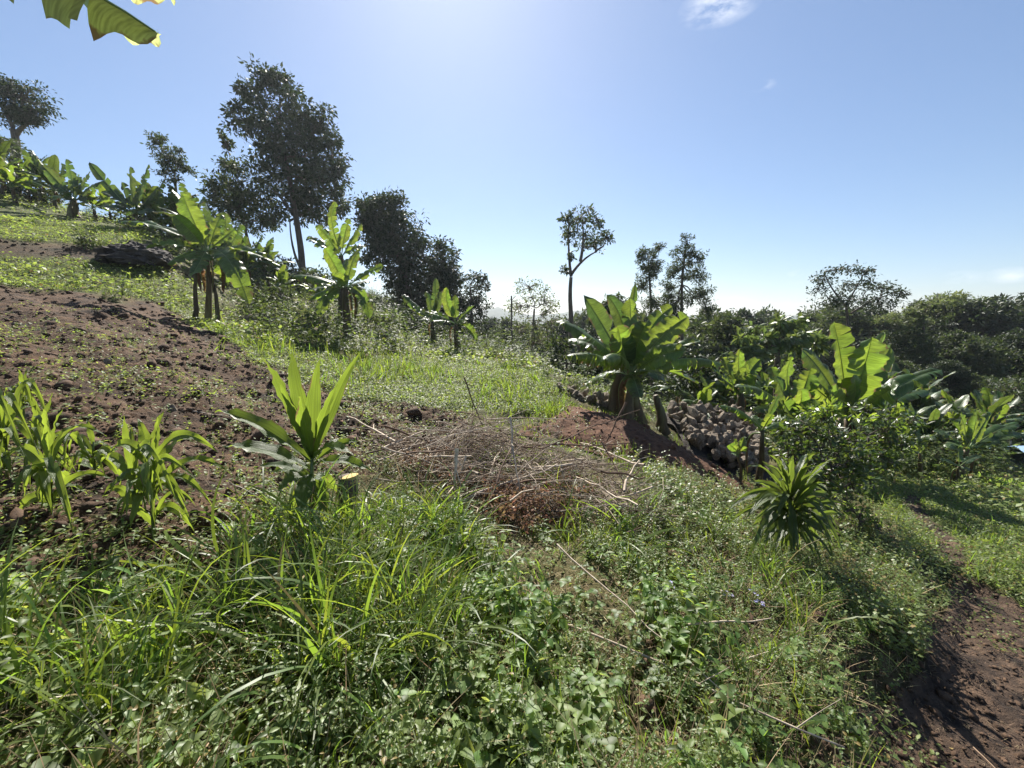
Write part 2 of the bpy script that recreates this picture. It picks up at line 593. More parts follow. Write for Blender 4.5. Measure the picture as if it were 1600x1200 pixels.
CTRL_W = [
    (-10, 42, 1.5), (0, 32, -3), (15, 32, -7), (30, 60, -13), (0, 80, -16), (-60, 60, 10), (-45, 28, 10.5), (-25, 45, 5), (60, 22, -13), (100, 100, -32), (0, 200, -36),
    (-150, 150, 12), (200, 200, -42), (0, 700, -40), (-700, 700, 10), (700, 700, -60), (0, 0, 0), (0, -3, .05), (-3, -3, .6), (3, -3, -.8), (-20, -20, 4.5), (20, -20, -4.5),
    (0, -30, 0), (-200, -200, 40), (200, -200, -45), (-60, 0, 13), (60, 0, -13), (0, 1300, -50), (-900, 0, 30), (900, 0, -60), (-8, 1, 1.4), (8, 1, -1.6), (-3, .6, .5), (3.2, .5, -.75), (18.5, 13, -5.2), (21, 16, -6.2), (17.5, 16, -5.0), (19, 11, -4.9),
]
CTRL_UV += [(1500, 708, 13), (1400, 694, 14), (1540, 738, 10), (1330, 690, 13)]
_c = [P(*c) for c in CTRL_UV] + [np.array(c, float) for c in CTRL_W]
_c = np.array(_c)


def _warp(x, y):
    r = np.hypot(x, y) + 1e-6
    f = np.log1p(r / 1.5) / r
    return x * f, y * f, r


def _ker(d2):
    return 0.5 * d2 * np.log(d2 + 1e-12)


_wx, _wy, _wr = _warp(_c[:, 0], _c[:, 1])
_n = len(_c)
_K = _ker((_wx[:, None] - _wx[None]) ** 2 + (_wy[:, None] - _wy[None]) ** 2) + np.eye(_n) * 2e-3
_Pm = np.stack([np.ones(_n), _wx, _wy], 1)
_A = np.block([[_K, _Pm], [_Pm.T, np.zeros((3, 3))]])
_sol = np.linalg.solve(_A, np.concatenate([_c[:, 2] / (_wr + 2.0), np.zeros(3)]))


def H0(x, y):
    x, y = np.atleast_1d(np.asarray(x, float)), np.atleast_1d(np.asarray(y, float))
    sh = x.shape
    x, y = x.ravel(), y.ravel()
    out = np.empty(len(x))
    for a in range(0, len(x), 20000):
        xs, ys = x[a:a + 20000], y[a:a + 20000]
        wx, wy, r = _warp(xs, ys)
        k = _ker((wx[:, None] - _wx[None]) ** 2 + (wy[:, None] - _wy[None]) ** 2)
        g = k @ _sol[:_n] + _sol[_n] + _sol[_n + 1] * wx + _sol[_n + 2] * wy
        out[a:a + 20000] = g * (r + 2.0)
    return out.reshape(sh)


SOIL = [(-900, 440), (0, 452), (120, 452), (180, 478), (250, 470), (310, 510), (380, 540), (430, 580), (540, 615), (620, 635), (720, 645),
        (720, 690), (620, 740), (450, 790), (400, 830), (370, 900), (250, 930), (120, 935), (-100, 950), (-900, 960)]
PATH = [(1490, 885), (1600, 925), (2600, 980), (2600, 2400), (1380, 2400), (1385, 1200), (1330, 1090), (1385, 1035), (1450, 1000), (1475, 940)]
TRAIL = [(1405, 778), (1428, 782), (1500, 850), (1530, 885), (1490, 890), (1450, 840)]
MEADOW = [(1330, 742), (1500, 750), (2600, 800), (2600, 990), (1600, 930), (1480, 890), (1430, 850), (1370, 800)]
BANK = [(-900, 366), (0, 374), (240, 390), (300, 430), (200, 412), (0, 398), (-900, 392)]
LAWN = [(-900, 200), (0, 300), (200, 352), (240, 395), (300, 432), (330, 480), (380, 525), (560, 562), (700, 560), (860, 575), (880, 645), (700, 645), (540, 614),
        (430, 580), (310, 510), (240, 468), (120, 450), (0, 450), (-900, 438)]
Z_WEED, Z_SOIL, Z_PATH, Z_MEADOW, Z_BANK, Z_LAWN = range(6)


def zone(x, y, z=None):
    z = H0(x, y) if z is None else z
    u, v = project(x, y, z)
    wob = 110 / (np.hypot(x, y) + 2)
    u = u + wob * fbm(x * 1.3, y * 1.3, 3, 5) * 4
    v = v + wob * fbm(x * 1.3 + 40, y * 1.3, 3, 9) * 2.2
    zn = np.full(u.shape, Z_WEED)
    zn[inpoly(u, v, LAWN)] = Z_LAWN
    zn[inpoly(u, v, SOIL)] = Z_SOIL
    zn[inpoly(u, v, BANK)] = Z_BANK
    zn[inpoly(u, v, MEADOW)] = Z_MEADOW
    zn[inpoly(u, v, PATH) | inpoly(u, v, TRAIL)] = Z_PATH
    zn[(y < 0.3) & (x > 1.9)] = Z_PATH
    return zn


def soft(mask_shape, f):
    return f


def H(x, y):
    x, y = np.atleast_1d(np.asarray(x, float)), np.atleast_1d(np.asarray(y, float))
    z = H0(x, y)
    zn = zone(x, y, z)
    r = np.hypot(x, y)
    near = np.clip(1.5 - r / 14, 0, 1)
    z = z + near * 0.10 * fbm(x * .9, y * .9, 3, 1) + np.where(zn == Z_WEED, near * 0.26 * fbm(x * 1.9 + 7, y * 1.9, 3, 15), 0)
    clod = np.abs(fbm(x * 4.5, y * 4.5, 4, 2)) * 0.20 + 0.11 * np.abs(fbm(x * 11, y * 11, 3, 3)) - .03
    amp = np.where(zn == Z_SOIL, 1.0, np.where(zn == Z_PATH, 0.5, 0.5)) * np.clip(1.25 - r / 20, 0.0, 1)
    z = z + amp * clod
    z = z + np.where((zn == Z_SOIL) & (r > 3), 0.04 * np.sin((x * .55 + y * 1.0) * 5.0 + 3 * fbm(x * .5, y * .5, 2, 8)), 0)
    pm = np.zeros(x.shape)
    for k in range(8):
        dx, dy = 0.13 * math.cos(k * .785), 0.13 * math.sin(k * .785)
        u, v = project(x + dx, y + dy, z)
        pm += inpoly(u, v, PATH) / 8.0
    z = z + pm * .07 * fbm(x * 2.6, y * 2.6, 4, 33)
    z = z - pm * 0.16 * np.clip(1.25 - r / 14, 0, 1)
    z = z + np.clip((r - 25) / 60, 0, 1) * 3.0 * fbm(x * .03, y * .03, 3, 4)
    z = np.where(z > 12, 12 + 5 * np.tanh((z - 12) / 5), z)
    z = np.where(z < -45, -45 + 10 * np.tanh((z + 45) / 10), z)
    return z


def gp(u, Y):
    """world point on the ground at depth Y in column u (v of the horizon line used for the column)"""
    z = 0.0
    x = (u - 800) / F * Y
    for _ in range(6):
        z = float(H(x, Y)[0])
        dep = Y * CP - (z - CZ) * SP
        x = (u - 800) / F * dep
    return np.array([x, Y, z])


def axis(lo, hi, d0, d1, step, far_lo, far_hi):
    a = list(np.arange(lo, hi, step))
    s = step
    b = hi
    while b < far_hi:
        a.append(b)
        s *= 1.07
        b += s
    a.append(far_hi)
    s = step
    b = lo
    pre = []
    while b > far_lo:
        s *= 1.07
        b -= s
        pre.append(b)
    pre.append(far_lo - 1)
    return np.array(pre[::-1] + a)


gx = axis(-7.5, 6.5, 0, 0, 0.035, -700, 700)
gy = axis(0.5, 8.0, 0, 0, 0.035, -120, 1150)
GX, GY = np.meshgrid(gx, gy)
GZ = H(GX, GY)
zn_ = zone(GX, GY)
nx, ny = len(gx), len(gy)
i = np.arange(ny - 1)[:, None] * nx
j = np.arange(nx - 1)[None]
Fg = np.stack([i + j, i + j + 1, i + nx + j + 1, i + nx + j], -1).reshape(-1, 4)
ground = mk('ground', [(np.stack([GX, GY, GZ], -1).reshape(-1, 3), Fg, 0)], 'ground')
tag(ground, kind='structure')
gr = np.where((zn_ == Z_LAWN) | (zn_ == Z_MEADOW), 0.85, np.where(zn_ == Z_WEED, 0.5, np.where(zn_ == Z_BANK, 0.1, 0.0)))
gr = np.where(np.hypot(GX, GY) > 22, 0.9, gr)
for nm_, arr in (('green', gr), ('path', (zn_ == Z_PATH) * 1.0)):
    k = np.pad(arr, 1, mode='edge')
    arr = (k[1:-1, 1:-1] * 2 + k[:-2, 1:-1] + k[2:, 1:-1] + k[1:-1, :-2] + k[1:-1, 2:]) / 6
    a = ground.data.attributes.new(nm_, 'FLOAT', 'POINT')
    a.data.foreach_set('value', arr.ravel().astype(np.float32))

# ------------------------------------------------------------------ leaf / plant templates (triangles only)


def leaf3(L, w, bend=0.15, fold=0.25):
    """ovate leaf, 8 verts, along +Y, folded on the midrib"""
    V = np.array([[0, 0, 0], [-w * .45, .28 * L, fold * w * .4], [0, .3 * L, 0], [w * .45, .28 * L, fold * w * .4],
                  [-w * .36, .66 * L, fold * w * .3], [0, .68 * L, 0], [w * .36, .66 * L, fold * w * .3], [0, L, 0]], float)
    V[:, 2] += bend * L * (0.6 * V[:, 1] / L - (V[:, 1] / L) ** 2)
    Ft = np.array([[0, 2, 1], [0, 3, 2], [1, 2, 5], [1, 5, 4], [2, 3, 6], [2, 6, 5], [4, 5, 7], [5, 6, 7]])
    return V, Ft


def leaf2(L, w):
    V = np.array([[0, 0, 0], [-w * .5, .45 * L, .04 * L], [w * .5, .45 * L, .04 * L], [0, L, -.08 * L]], float)
    return V, np.array([[0, 2, 1], [1, 2, 3]])


def rotm(yaw, pitch, roll=0.0):
    cy, sy, cp, sp, cr, sr = math.cos(yaw), math.sin(yaw), math.cos(pitch), math.sin(pitch), math.cos(roll), math.sin(roll)
    Rz = np.array([[cy, -sy, 0], [sy, cy, 0], [0, 0, 1]])
    Rx = np.array([[1, 0, 0], [0, cp, -sp], [0, sp, cp]])
    Ry = np.array([[cr, 0, sr], [0, 1, 0], [-sr, 0, cr]])
    return Rz @ Rx @ Ry


def join(lst):
    vs, fs, o = [], [], 0
    for V, Ft in lst:
        vs.append(V)
        fs.append(Ft + o)
        o += len(V)
    return np.vstack(vs), np.vstack(fs)


def stem3(p0, p1, w):
    d = np.array([w, 0, 0])
    e = np.array([0, w, 0])
    V = np.array([p0 - d, p0 + d, p0 + e, p1 - d * .6, p1 + d * .6, p1 + e * .6])
    return V, np.array([[0, 1, 4], [0, 4, 3], [1, 2, 5], [1, 5, 4], [2, 0, 3], [2, 3, 5]])


def weed_t(r, h=.22, pairs=5, L=.045, w=.026, detail=True, bushy=1):
    lst = []
    for b in range(bushy):
        base = np.array([0, 0, 0.]) if b == 0 else np.array([*r.normal(0, .012, 2), 0])
        lean = np.array([*r.normal(0, .28 if bushy > 1 else .15, 2), 1.0])
        hh = h * r.uniform(.7, 1.15)
        top = base + lean * hh
        lst.append(stem3(base, top, .0013))
        for k in range(pairs):
            t = (k + 1) / pairs
            p = base + (top - base) * (t * .85 + .15)
            y0 = k * 1.57 + r.uniform(-.4, .4)
            s = (1.05 - .55 * abs(t - .55) - .25 * t) * r.uniform(.75, 1.2)
            for q in (0, 1):
                V, Ft = leaf3(L * s, w * s, .35, .5) if detail else leaf2(L * s, w * s)
                R = rotm(y0 + q * 3.14159, r.uniform(-.35, .55), r.normal(0, .25))
                lst.append((V @ R.T + p, Ft))
    return join(lst)


def blade(L, w, az, el0, curl, rows=6, r=rng, twist=0.0):
    p = np.zeros(3)
    el = el0
    pts = [p.copy()]
    for k in range(rows - 1):
        d = np.array([math.cos(el) * math.cos(az), math.cos(el) * math.sin(az), math.sin(el)])
        p = p + d * L / (rows - 1)
        pts.append(p.copy())
        el -= curl / (rows - 1) * (0.4 + 1.2 * k / rows)
    pts = np.array(pts)
    S = np.array([-math.sin(az), math.cos(az), 0])
    T = nrm(np.gradient(pts, axis=0))
    N = np.cross(S[None], T)
    tw = twist * np.linspace(0, 1, rows)[:, None]
    Sd = S * np.cos(tw) + N * np.sin(tw)
    t = np.linspace(0, 1, rows)
    wid = w * .5 * np.minimum(1, .45 + 1.6 * t) * np.clip(1.15 - t ** 2.2 * 1.15, .02, 1)
    A = pts - Sd * wid[:, None]
    B = pts + Sd * wid[:, None]
    V = np.stack([A, B], 1).reshape(-1, 3)
    Ft = []
    for k in range(rows - 1):
        a = 2 * k
        Ft += [[a, a + 1, a + 3], [a, a + 3, a + 2]]
    return V, np.array(Ft)


def tuft_t(r, n=10, L=.25, w=.006, rows=5, spread=.02, el=(.9, 1.5), curl=(.4, 1.6)):
    lst = []
    for k in range(n):
        V, Ft = blade(L * r.uniform(.5, 1.1), w * r.uniform(.7, 1.2), r.uniform(0, 6.283), r.uniform(*el), r.uniform(*curl), rows, r, r.normal(0, .7))
        lst.append((V + np.array([*r.normal(0, spread, 2), 0]), Ft))
    return join(lst)


def cover_t(r, n=7, L=.02, w=.015, R=.05, h=.03, detail=False):
    lst = []
    for k in range(n):
        V, Ft = leaf3(L * r.uniform(.6, 1.2), w * r.uniform(.7, 1.2), .2, .3) if detail else leaf2(L * r.uniform(.6, 1.2), w * r.uniform(.7, 1.2))
        V = V @ rotm(r.uniform(0, 6.283), r.uniform(-.4, .7), r.normal(0, .4)).T
        lst.append((V + np.array([*r.normal(0, R * .6, 2), r.uniform(.1, 1) * h]), Ft))
    return join(lst)


def clover_t(r, n=5):
    lst = []
    for k in range(n):
        c = np.array([*r.normal(0, .045, 2), r.uniform(.04, .12)])
        lst.append(stem3(np.array([c[0] * .4, c[1] * .4, 0]), c, .0009))
        y0 = r.uniform(0, 6)
        for q in range(3):
            V, Ft = leaf3(r.uniform(.022, .034), r.uniform(.022, .03), .2, .25)
            lst.append((V @ rotm(y0 + q * 2.094, r.uniform(-.1, .25)).T + c, Ft))
    return join(lst)


def inst(templates, pos, yaw, sc, tilt=0.15, r=rng, zs=None):
    """bake many copies of a few templates into big arrays"""
    out = []
    which = r.integers(0, len(templates), len(pos))
    for k, (V, Ft) in enumerate(templates):
        sel = np.where(which == k)[0]
        if len(sel) == 0:
            continue
        n = len(sel)
        c, s = np.cos(yaw[sel]), np.sin(yaw[sel])
        a, b = r.normal(0, tilt, n), r.normal(0, tilt, n)
        R = np.zeros((n, 3, 3))
        R[:, 0, 0], R[:, 0, 1], R[:, 1, 0], R[:, 1, 1], R[:, 2, 2] = c, -s, s, c, 1
        T = np.zeros((n, 3, 3))
        T[:, 0, 0] = T[:, 1, 1] = T[:, 2, 2] = 1
        T[:, 0, 2], T[:, 1, 2] = a, b
        T[:, 2, 0], T[:, 2, 1] = -a, -b
        R = T @ R
        W = np.einsum('nij,vj->nvi', R, V) * sc[sel][:, None, None] + pos[sel][:, None]
        Fi = (Ft[None] + (np.arange(n) * len(V))[:, None, None]).reshape(-1, 3)
        out.append((W.reshape(-1, 3), Fi, 0))
    return out


def scatter(n, r0, r1, zones, p=0.0, dens=None, th=(-62, 62), r=rng, power=0.0):
    """random ground points; power 0 = even in log r (density falls with distance)"""
    if power:
        rr = (r.uniform(r0 ** power, r1 ** power, n)) ** (1 / power)
    else:
        rr = np.exp(r.uniform(math.log(r0), math.log(r1), n))
    t = np.radians(r.uniform(th[0], th[1], n))
    x, y = rr * np.sin(t), rr * np.cos(t)
    zn = zone(x, y)
    ok = np.isin(zn, zones)
    if dens is not None:
        ok &= r.uniform(0, 1, n) < dens(x, y)
    x, y, zn = x[ok], y[ok], zn[ok]
    return np.stack([x, y, H(x, y)], -1), zn


# ------------------------------------------------------------------ big leaves (banana, dracaena, maize)
class Part:
    def __init__(self):
        self.p, self.a, self.n = [], [], 0

    def add(self, V, Fq, k, lf):
        self.p.append((V, Fq, k))
        self.a.append(lf)


def lamina(part, pts, W, nh, prof, fold=0.35, tears=0, cols=4, k=0, wave=0.03, droop=0.0, r=rng, t0=0.0):
    """leaf blade along pts: each side cut into strips where it is torn"""
    n = len(pts)
    T = nrm(np.gradient(pts, axis=0))
    nh = np.asarray(nh, float)
    S = nrm(np.cross(T, nh[None]))
    N = np.cross(S, T)
    t = np.linspace(0, 1, n)
    wid = W * .5 * prof(t)
    Ltot = np.linalg.norm(np.diff(pts, axis=0), axis=1).sum()
    ph = r.uniform(0, 6.28)
    for side in (-1, 1):
        cuts = sorted(set([0, n - 1] + [int(c) for c in r.integers(2, n - 2, tears)])) if tears else [0, n - 1]
        for a, b in zip(cuts[:-1], cuts[1:]):
            idx = np.arange(a, b + 1)
            m = len(idx)
            gapf = r.uniform(.05, .4)
            dr = droop + (r.uniform(-.15, .55) if tears else 0)
            sl = r.uniform(-.12, .12) if tears else 0
            V, lf = [], []
            for q in range(cols + 1):
                c = q / cols
                ang = fold - dr * c
                cen = (t[idx] - .5 * (t[a] + t[b])) * Ltot / (W * .5) * (c ** 2) * (-gapf if tears and m > 2 else 0)
                wv = wave * W * np.sin(t[idx] * 17 + ph + side) * c ** 1.5 + wave * W * .8 * np.sin(t[idx] * 43 + ph * 2) * c ** 2
                off = S[idx] * (side * wid[idx] * c * math.cos(ang))[:, None] + N[idx] * (wid[idx] * c * math.sin(ang) + wv)[:, None]
                along = T[idx] * ((cen + sl * c * c) * W * .5 + c * W * 0.10)[:, None]
                V.append(pts[idx] + off + along)
                lf.append(np.stack([t[idx] * Ltot + c * .1, np.full(m, c * side), np.zeros(m)], -1))
            V = np.stack(V, 1).reshape(-1, 3)
            lf = np.stack(lf, 1).reshape(-1, 3)
            i = np.arange(m - 1)[:, None] * (cols + 1)
            j = np.arange(cols)[None]
            Fq = np.stack([i + j, i + j + 1, i + cols + 1 + j + 1, i + cols + 1 + j], -1).reshape(-1, 4)
            part.add(V, Fq, k, lf)


def prof_banana(t):
    return np.clip(np.minimum(1.0, (t * 7) ** .6), 0, 1) * np.sqrt(np.clip(1 - np.clip((t - .45) / .55, 0, 1) ** 2.4, 0, 1))


def prof_drac(t):
    return np.clip(.2 + 1.9 * t, 0, 1) * np.clip(1 - np.clip((t - .45) / .55, 0, 1) ** 1.8, 0.02, 1)


def prof_maize(t):
    return np.clip(.45 + 2.2 * t, 0, 1) * np.clip(1 - np.clip((t - .25) / .75, 0, 1) ** 1.7, 0.02, 1)


def build_leaf(parent, origin, p0, p1, p2, W, nh, kind='banana', tears=0, fold=.35, droop=0., pet=.16, name='leaf', n=26, mat=None, r=rng):
    pt = Part()
    full = bez(p0, p1, p2, 60)
    bend = r.normal(0, 1, 3) * np.array([.16, .12, .05]) * np.linalg.norm(p2 - p0) * (1 if kind == 'banana' and mat != 'bananapale' else (.5 if kind != 'banana' else .12))
    seg = np.linalg.norm(np.diff(full, axis=0), axis=1)
    L = seg.sum()
    prof = {'banana': prof_banana, 'drac': prof_drac, 'maize': prof_maize}[kind]
    if kind == 'banana':
        tt = np.linspace(pet, 1, n)
    else:
        tt = np.linspace(0, 1, n)
    pts = (1 - tt[:, None]) ** 2 * p0 + 2 * tt[:, None] * (1 - tt[:, None]) * p1 + tt[:, None] ** 2 * p2
    bf = lambda q: (q ** 3 - q ** 1.5)[:, None] * bend
    pts = pts + bf(tt)
    lamina(pt, pts, W, nh, prof, fold, tears, 4 if kind == 'banana' else 3, 0, .055 if kind == 'banana' else .09, droop, r)
    if kind == 'banana':
        tn = np.linspace(0, 1, 14)[:, None]
        mid = (1 - tn) ** 2 * p0 + 2 * tn * (1 - tn) * p1 + tn ** 2 * p2
        mid = mid + bf(tn[:, 0])
        rad = np.interp(tn[:, 0], [0, pet, 1], [.024, .016, .004]) * (L / 1.6) ** .5
        V, q, tr = tube(mid, rad, 5)
        q3 = np.vstack([q[:, [0, 1, 2]], q[:, [0, 2, 3]]])
        pt.add(V, q3, 1, np.zeros((len(V), 3)))
    m0 = mat or {'banana': 'banana', 'drac': 'drac', 'maize': 'maize'}[kind]
    return mk(name, pt.p, [m0, 'rib'], parent, origin, True, np.vstack(pt.a))


def banana(name, label, u, Y, root, leaves, group=None, stems=1, stem_r=.10, W=.42, cat='banana plant', r=rng, dead=2, bx=0.0, lean=None, leafmat='banana'):
    """root = pixel of the crown where the leaves start; leaves = (tip u, tip v, depth offset, width, arch, tears, face)"""
    base = gp(u, Y)
    base[2] -= .03
    e = thing(name, label, cat, base, group)
    top = P(root[0], root[1], Y)
    V = []
    pts = wig(base, top, 6, .02, r)
    V.append(tparts(pts, np.linspace(stem_r * 1.35, stem_r * .55, 6), 0, 9))
    mk('pseudostem', V, 'pstem', e, base)
    for s in range(1, stems):
        b2 = base + np.array([r.uniform(-.5, .5), r.uniform(-.3, .3), 0])
        b2[2] = float(H(b2[0], b2[1])[0]) - .03
        t2 = top * .3 + b2 * .7
        t2[2] = b2[2] + (top[2] - base[2]) * r.uniform(.65, .95)
        mk('pseudostem', [tparts(wig(b2, t2, 6, .02, r), np.linspace(stem_r, stem_r * .4, 6), 0, 8)], 'pstem', e, base)
    for lv in leaves:
        tu, tv, dd, w, arch, tears, face = lv
        tip = P(tu, tv, Y + dd)
        d = tip - top
        L = np.linalg.norm(d)
        st = top - np.array([0, 0, r.uniform(0, .12) * stem_r * 6])
        mid = top + d * .5 + np.array([0, 0, arch * L])
        nh = nrm(np.array([0, 0, 1.0]) * (1 - face) + np.array([r.normal(0, .25), -1.0, 0.15]) * face)
        build_leaf(e, base, st, mid, tip, w, nh, 'banana', int(tears * 1.5 + r.integers(0, 3)), fold=r.uniform(.15, .85), droop=r.uniform(0, .7) + (.5 if face < .3 else 0), r=r, mat=leafmat if r.uniform() < .88 else 'bananadark')
    for s in range(dead):
        a = r.uniform(0, 6.28)
        L = .45 * (top[2] - base[2]) + .25
        o = np.array([math.cos(a), math.sin(a), 0])
        p2 = top + o * .22 * L - np.array([0, 0, L])
        build_leaf(e, base, top - [0, 0, .05], top + o * .45 * L - np.array([0, 0, .05 * L]), p2, w * .5, o, 'banana', 6, fold=-.6, droop=.9, name='dry_leaf', mat='deadleaf', n=14, r=r)
    return e


def gen_banana(name, label, loc, h=1.6, nl=9, L=1.7, W=.42, seed=1, stems=1, group=None, tears=5, leafmat='banana'):
    r = np.random.default_rng(seed)
    e = thing(name, label, 'banana plant', loc, group)
    base = np.array(loc, float)
    top = base + np.array([r.normal(0, .06), r.normal(0, .06), h])
    mk('pseudostem', [tparts(wig(base, top, 6, .02, r), np.linspace(.09, .045, 6) * (h / 1.6) ** .5, 0, 9)], 'pstem', e, base)
    for s in range(1, stems):
        b2 = base + np.array([r.uniform(-.5, .5), r.uniform(-.5, .5), 0])
        mk('pseudostem', [tparts(wig(b2, b2 + [0, 0, h * .5], 5, .02, r), np.linspace(.1, .05, 5), 0, 8)], 'pstem', e, base)
    for k in range(nl):
        f = k / nl
        az = k * 2.4 + r.uniform(-.3, .3)
        el = 1.35 - 1.15 * f + r.uniform(-.12, .12)
        o = np.array([math.cos(az), math.sin(az), 0])
        ll = L * r.uniform(.75, 1.1)
        tip = top + ll * (o * math.cos(el) + np.array([0, 0, math.sin(el)])) - np.array([0, 0, ll * .38 * f])
        mid = top + ll * .55 * (o * math.cos(el + .35) + np.array([0, 0, math.sin(el + .35)]))
        nh = nrm(np.array([0, 0, 1.0]) - o * math.sin(el) * .9)
        build_leaf(e, base, top, mid, tip, W * r.uniform(.8, 1.15), nh, 'banana', int(tears * r.uniform(0, 1.7)), fold=r.uniform(0, .45), droop=.25 + .6 * f * r.uniform(.4, 1), n=18, r=r, mat=leafmat)
    for s in range(2):
        a = r.uniform(0, 6.28)
        o = np.array([math.cos(a), math.sin(a), 0])
        ll = h * .6
        build_leaf(e, base, top, top + o * .4 * ll, top + o * .25 * ll - [0, 0, ll], W * .5, o, 'banana', 5, fold=-.6, droop=.9, name='dry_leaf', mat='deadleaf', n=12, r=r)
    return e


# ------------------------------------------------------------------ trees
def crown_parts(blobs, r, leaf, droop=0.3, clumps=None, spread=.24, shell=.35, aspect=.42, nleaf=26):
    """blobs: (centre, radii(3), clump count). returns leaf quads and clump centres"""
    out, cen = [], []
    for c, R, ncl in blobs:
        d = nrm(r.normal(0, 1, (ncl, 3)))
        rad = r.uniform(shell ** 2, 1, ncl) ** .5
        cc = c + d * rad[:, None] * R
        cen.append(cc)
        m = np.maximum(4, (nleaf * r.uniform(.4, 1.6, ncl)).astype(int))
        rep = np.repeat(np.arange(ncl), m)
        Rm = float(np.mean(R))
        p = cc[rep] + np.clip(r.normal(0, 1, (len(rep), 3)), -1.9, 1.9) * np.array([spread, spread, spread * .7]) * Rm * r.uniform(.5, 1.2, ncl)[rep][:, None]
        out.append((p, cc[rep]))
    p = np.vstack([a for a, b in out])
    oc = np.vstack([b for a, b in out])
    n = len(p)
    dirv = nrm(nrm(p - oc) + r.normal(0, .6, (n, 3)) - np.array([0, 0, droop]))
    side = nrm(np.cross(dirv, nrm(r.normal(0, 1, (n, 3)) + np.array([0, 0, .8]))))
    nor = np.cross(side, dirv)
    L = leaf * r.uniform(.6, 1.35, n)[:, None]
    w = L * aspect
    V = np.stack([p, p + dirv * L * .5 - side * w * .5 + nor * L * .06, p + dirv * L, p + dirv * L * .5 + side * w * .5 + nor * L * .06], 1).reshape(-1, 3)
    Ft = (np.arange(n) * 4)[:, None]
    Ft = np.hstack([Ft, Ft + 1, Ft + 2, Ft + 3])
    return (V, Ft, 0), np.vstack(cen)


def tree(name, label, u, Y, trunk, blobs, cat='tree', leaf=.16, trad=.16, mat='tdark', bark='bark', limbs=None, dens=1.0, seed=0, droop=.3,
         spread=.17, shell=.3, aspect=.42, nleaf=44, group=None, depth=1.0, twigs=True, limb_r=.4):
    """trunk = pixels from the ground up; blobs = (u, v, ru, rv) in pixels at depth Y; limbs = lists of pixels"""
    r = np.random.default_rng(seed + 77)
    base = gp(u, Y)
    base[2] -= .1
    e = thing(name, label, cat, base, group)
    px = 1.0 / F * Y * 1.0
    tp = [base] + [P(a, b, Y) + np.array([0, r.normal(0, .1), 0]) for a, b in trunk]
    tp = np.array(tp)
    tt = np.linspace(0, 1, 5 * len(tp))
    cum = np.concatenate([[0], np.cumsum(np.linalg.norm(np.diff(tp, axis=0), axis=1))])
    cum /= cum[-1]
    smooth = np.stack([np.interp(tt, cum, tp[:, k]) for k in range(3)], -1)
    smooth = (np.vstack([smooth[:1], smooth[:-1]]) + smooth + np.vstack([smooth[1:], smooth[-1:]])) / 3
    wood = [tparts(smooth, np.linspace(trad * 1.25, trad * .55, len(tt)), 0, 9)]
    top = tp[-1]
    bl = []
    for (bu, bv, ru, rv) in blobs:
        c = P(bu, bv, Y) + np.array([0, r.uniform(-.4, .4) * ru * px * depth, 0])
        R = np.array([ru * px, (ru + rv) * .5 * px * depth, rv * px])
        vol = (ru * rv) * px * px
        bl.append((c, R, max(5, int(dens * 2.6 * math.pi * vol / (.5 * leaf * leaf * aspect) / nleaf))))
    lp, cen = crown_parts(bl, r, leaf, droop, spread=spread, shell=shell, aspect=aspect, nleaf=nleaf)
    lim_ends = []
    if limbs:
        for lb in limbs:
            q = np.array([P(a, b, Y) + np.array([0, r.normal(0, .15), 0]) for a, b in lb])
            q = np.vstack([bez(q[0], q[len(q) // 2], q[-1], 8)]) if len(q) > 2 else wig(q[0], q[-1], 6, .03, r)
            wood.append(tparts(q, np.linspace(trad * .55, trad * .2, len(q)), 0, 7))
            lim_ends.append(q[-1])
            lim_ends.append(q[len(q) // 2])
    starts = np.array(lim_ends + [top, smooth[len(smooth) * 3 // 4], smooth[len(smooth) * 7 // 8]])
    for c, R, k in bl:
        s = starts[np.argmin(np.linalg.norm(starts - c, axis=1))]
        wood.append(tparts(wig(s, c, 6, .05, r), np.linspace(trad * limb_r, trad * .1, 6), 0, 6))
    if twigs:
        hubs = np.array([b[0] for b in bl] + [(b[0] + top) / 2 for b in bl])
        for c in cen[::max(1, len(cen) // 110)]:
            s = hubs[np.argmin(np.linalg.norm(hubs - c, axis=1) * r.uniform(.8, 1.3, len(hubs)))]
            wood.append(tparts(wig(s, c, 5, .04, r), np.linspace(trad * .13 + .006, .006, 5), 0, 4))
    mk('trunk', wood, bark, e, base)
    mk('crown', [lp], mat, e, base, smooth=False)
    return e


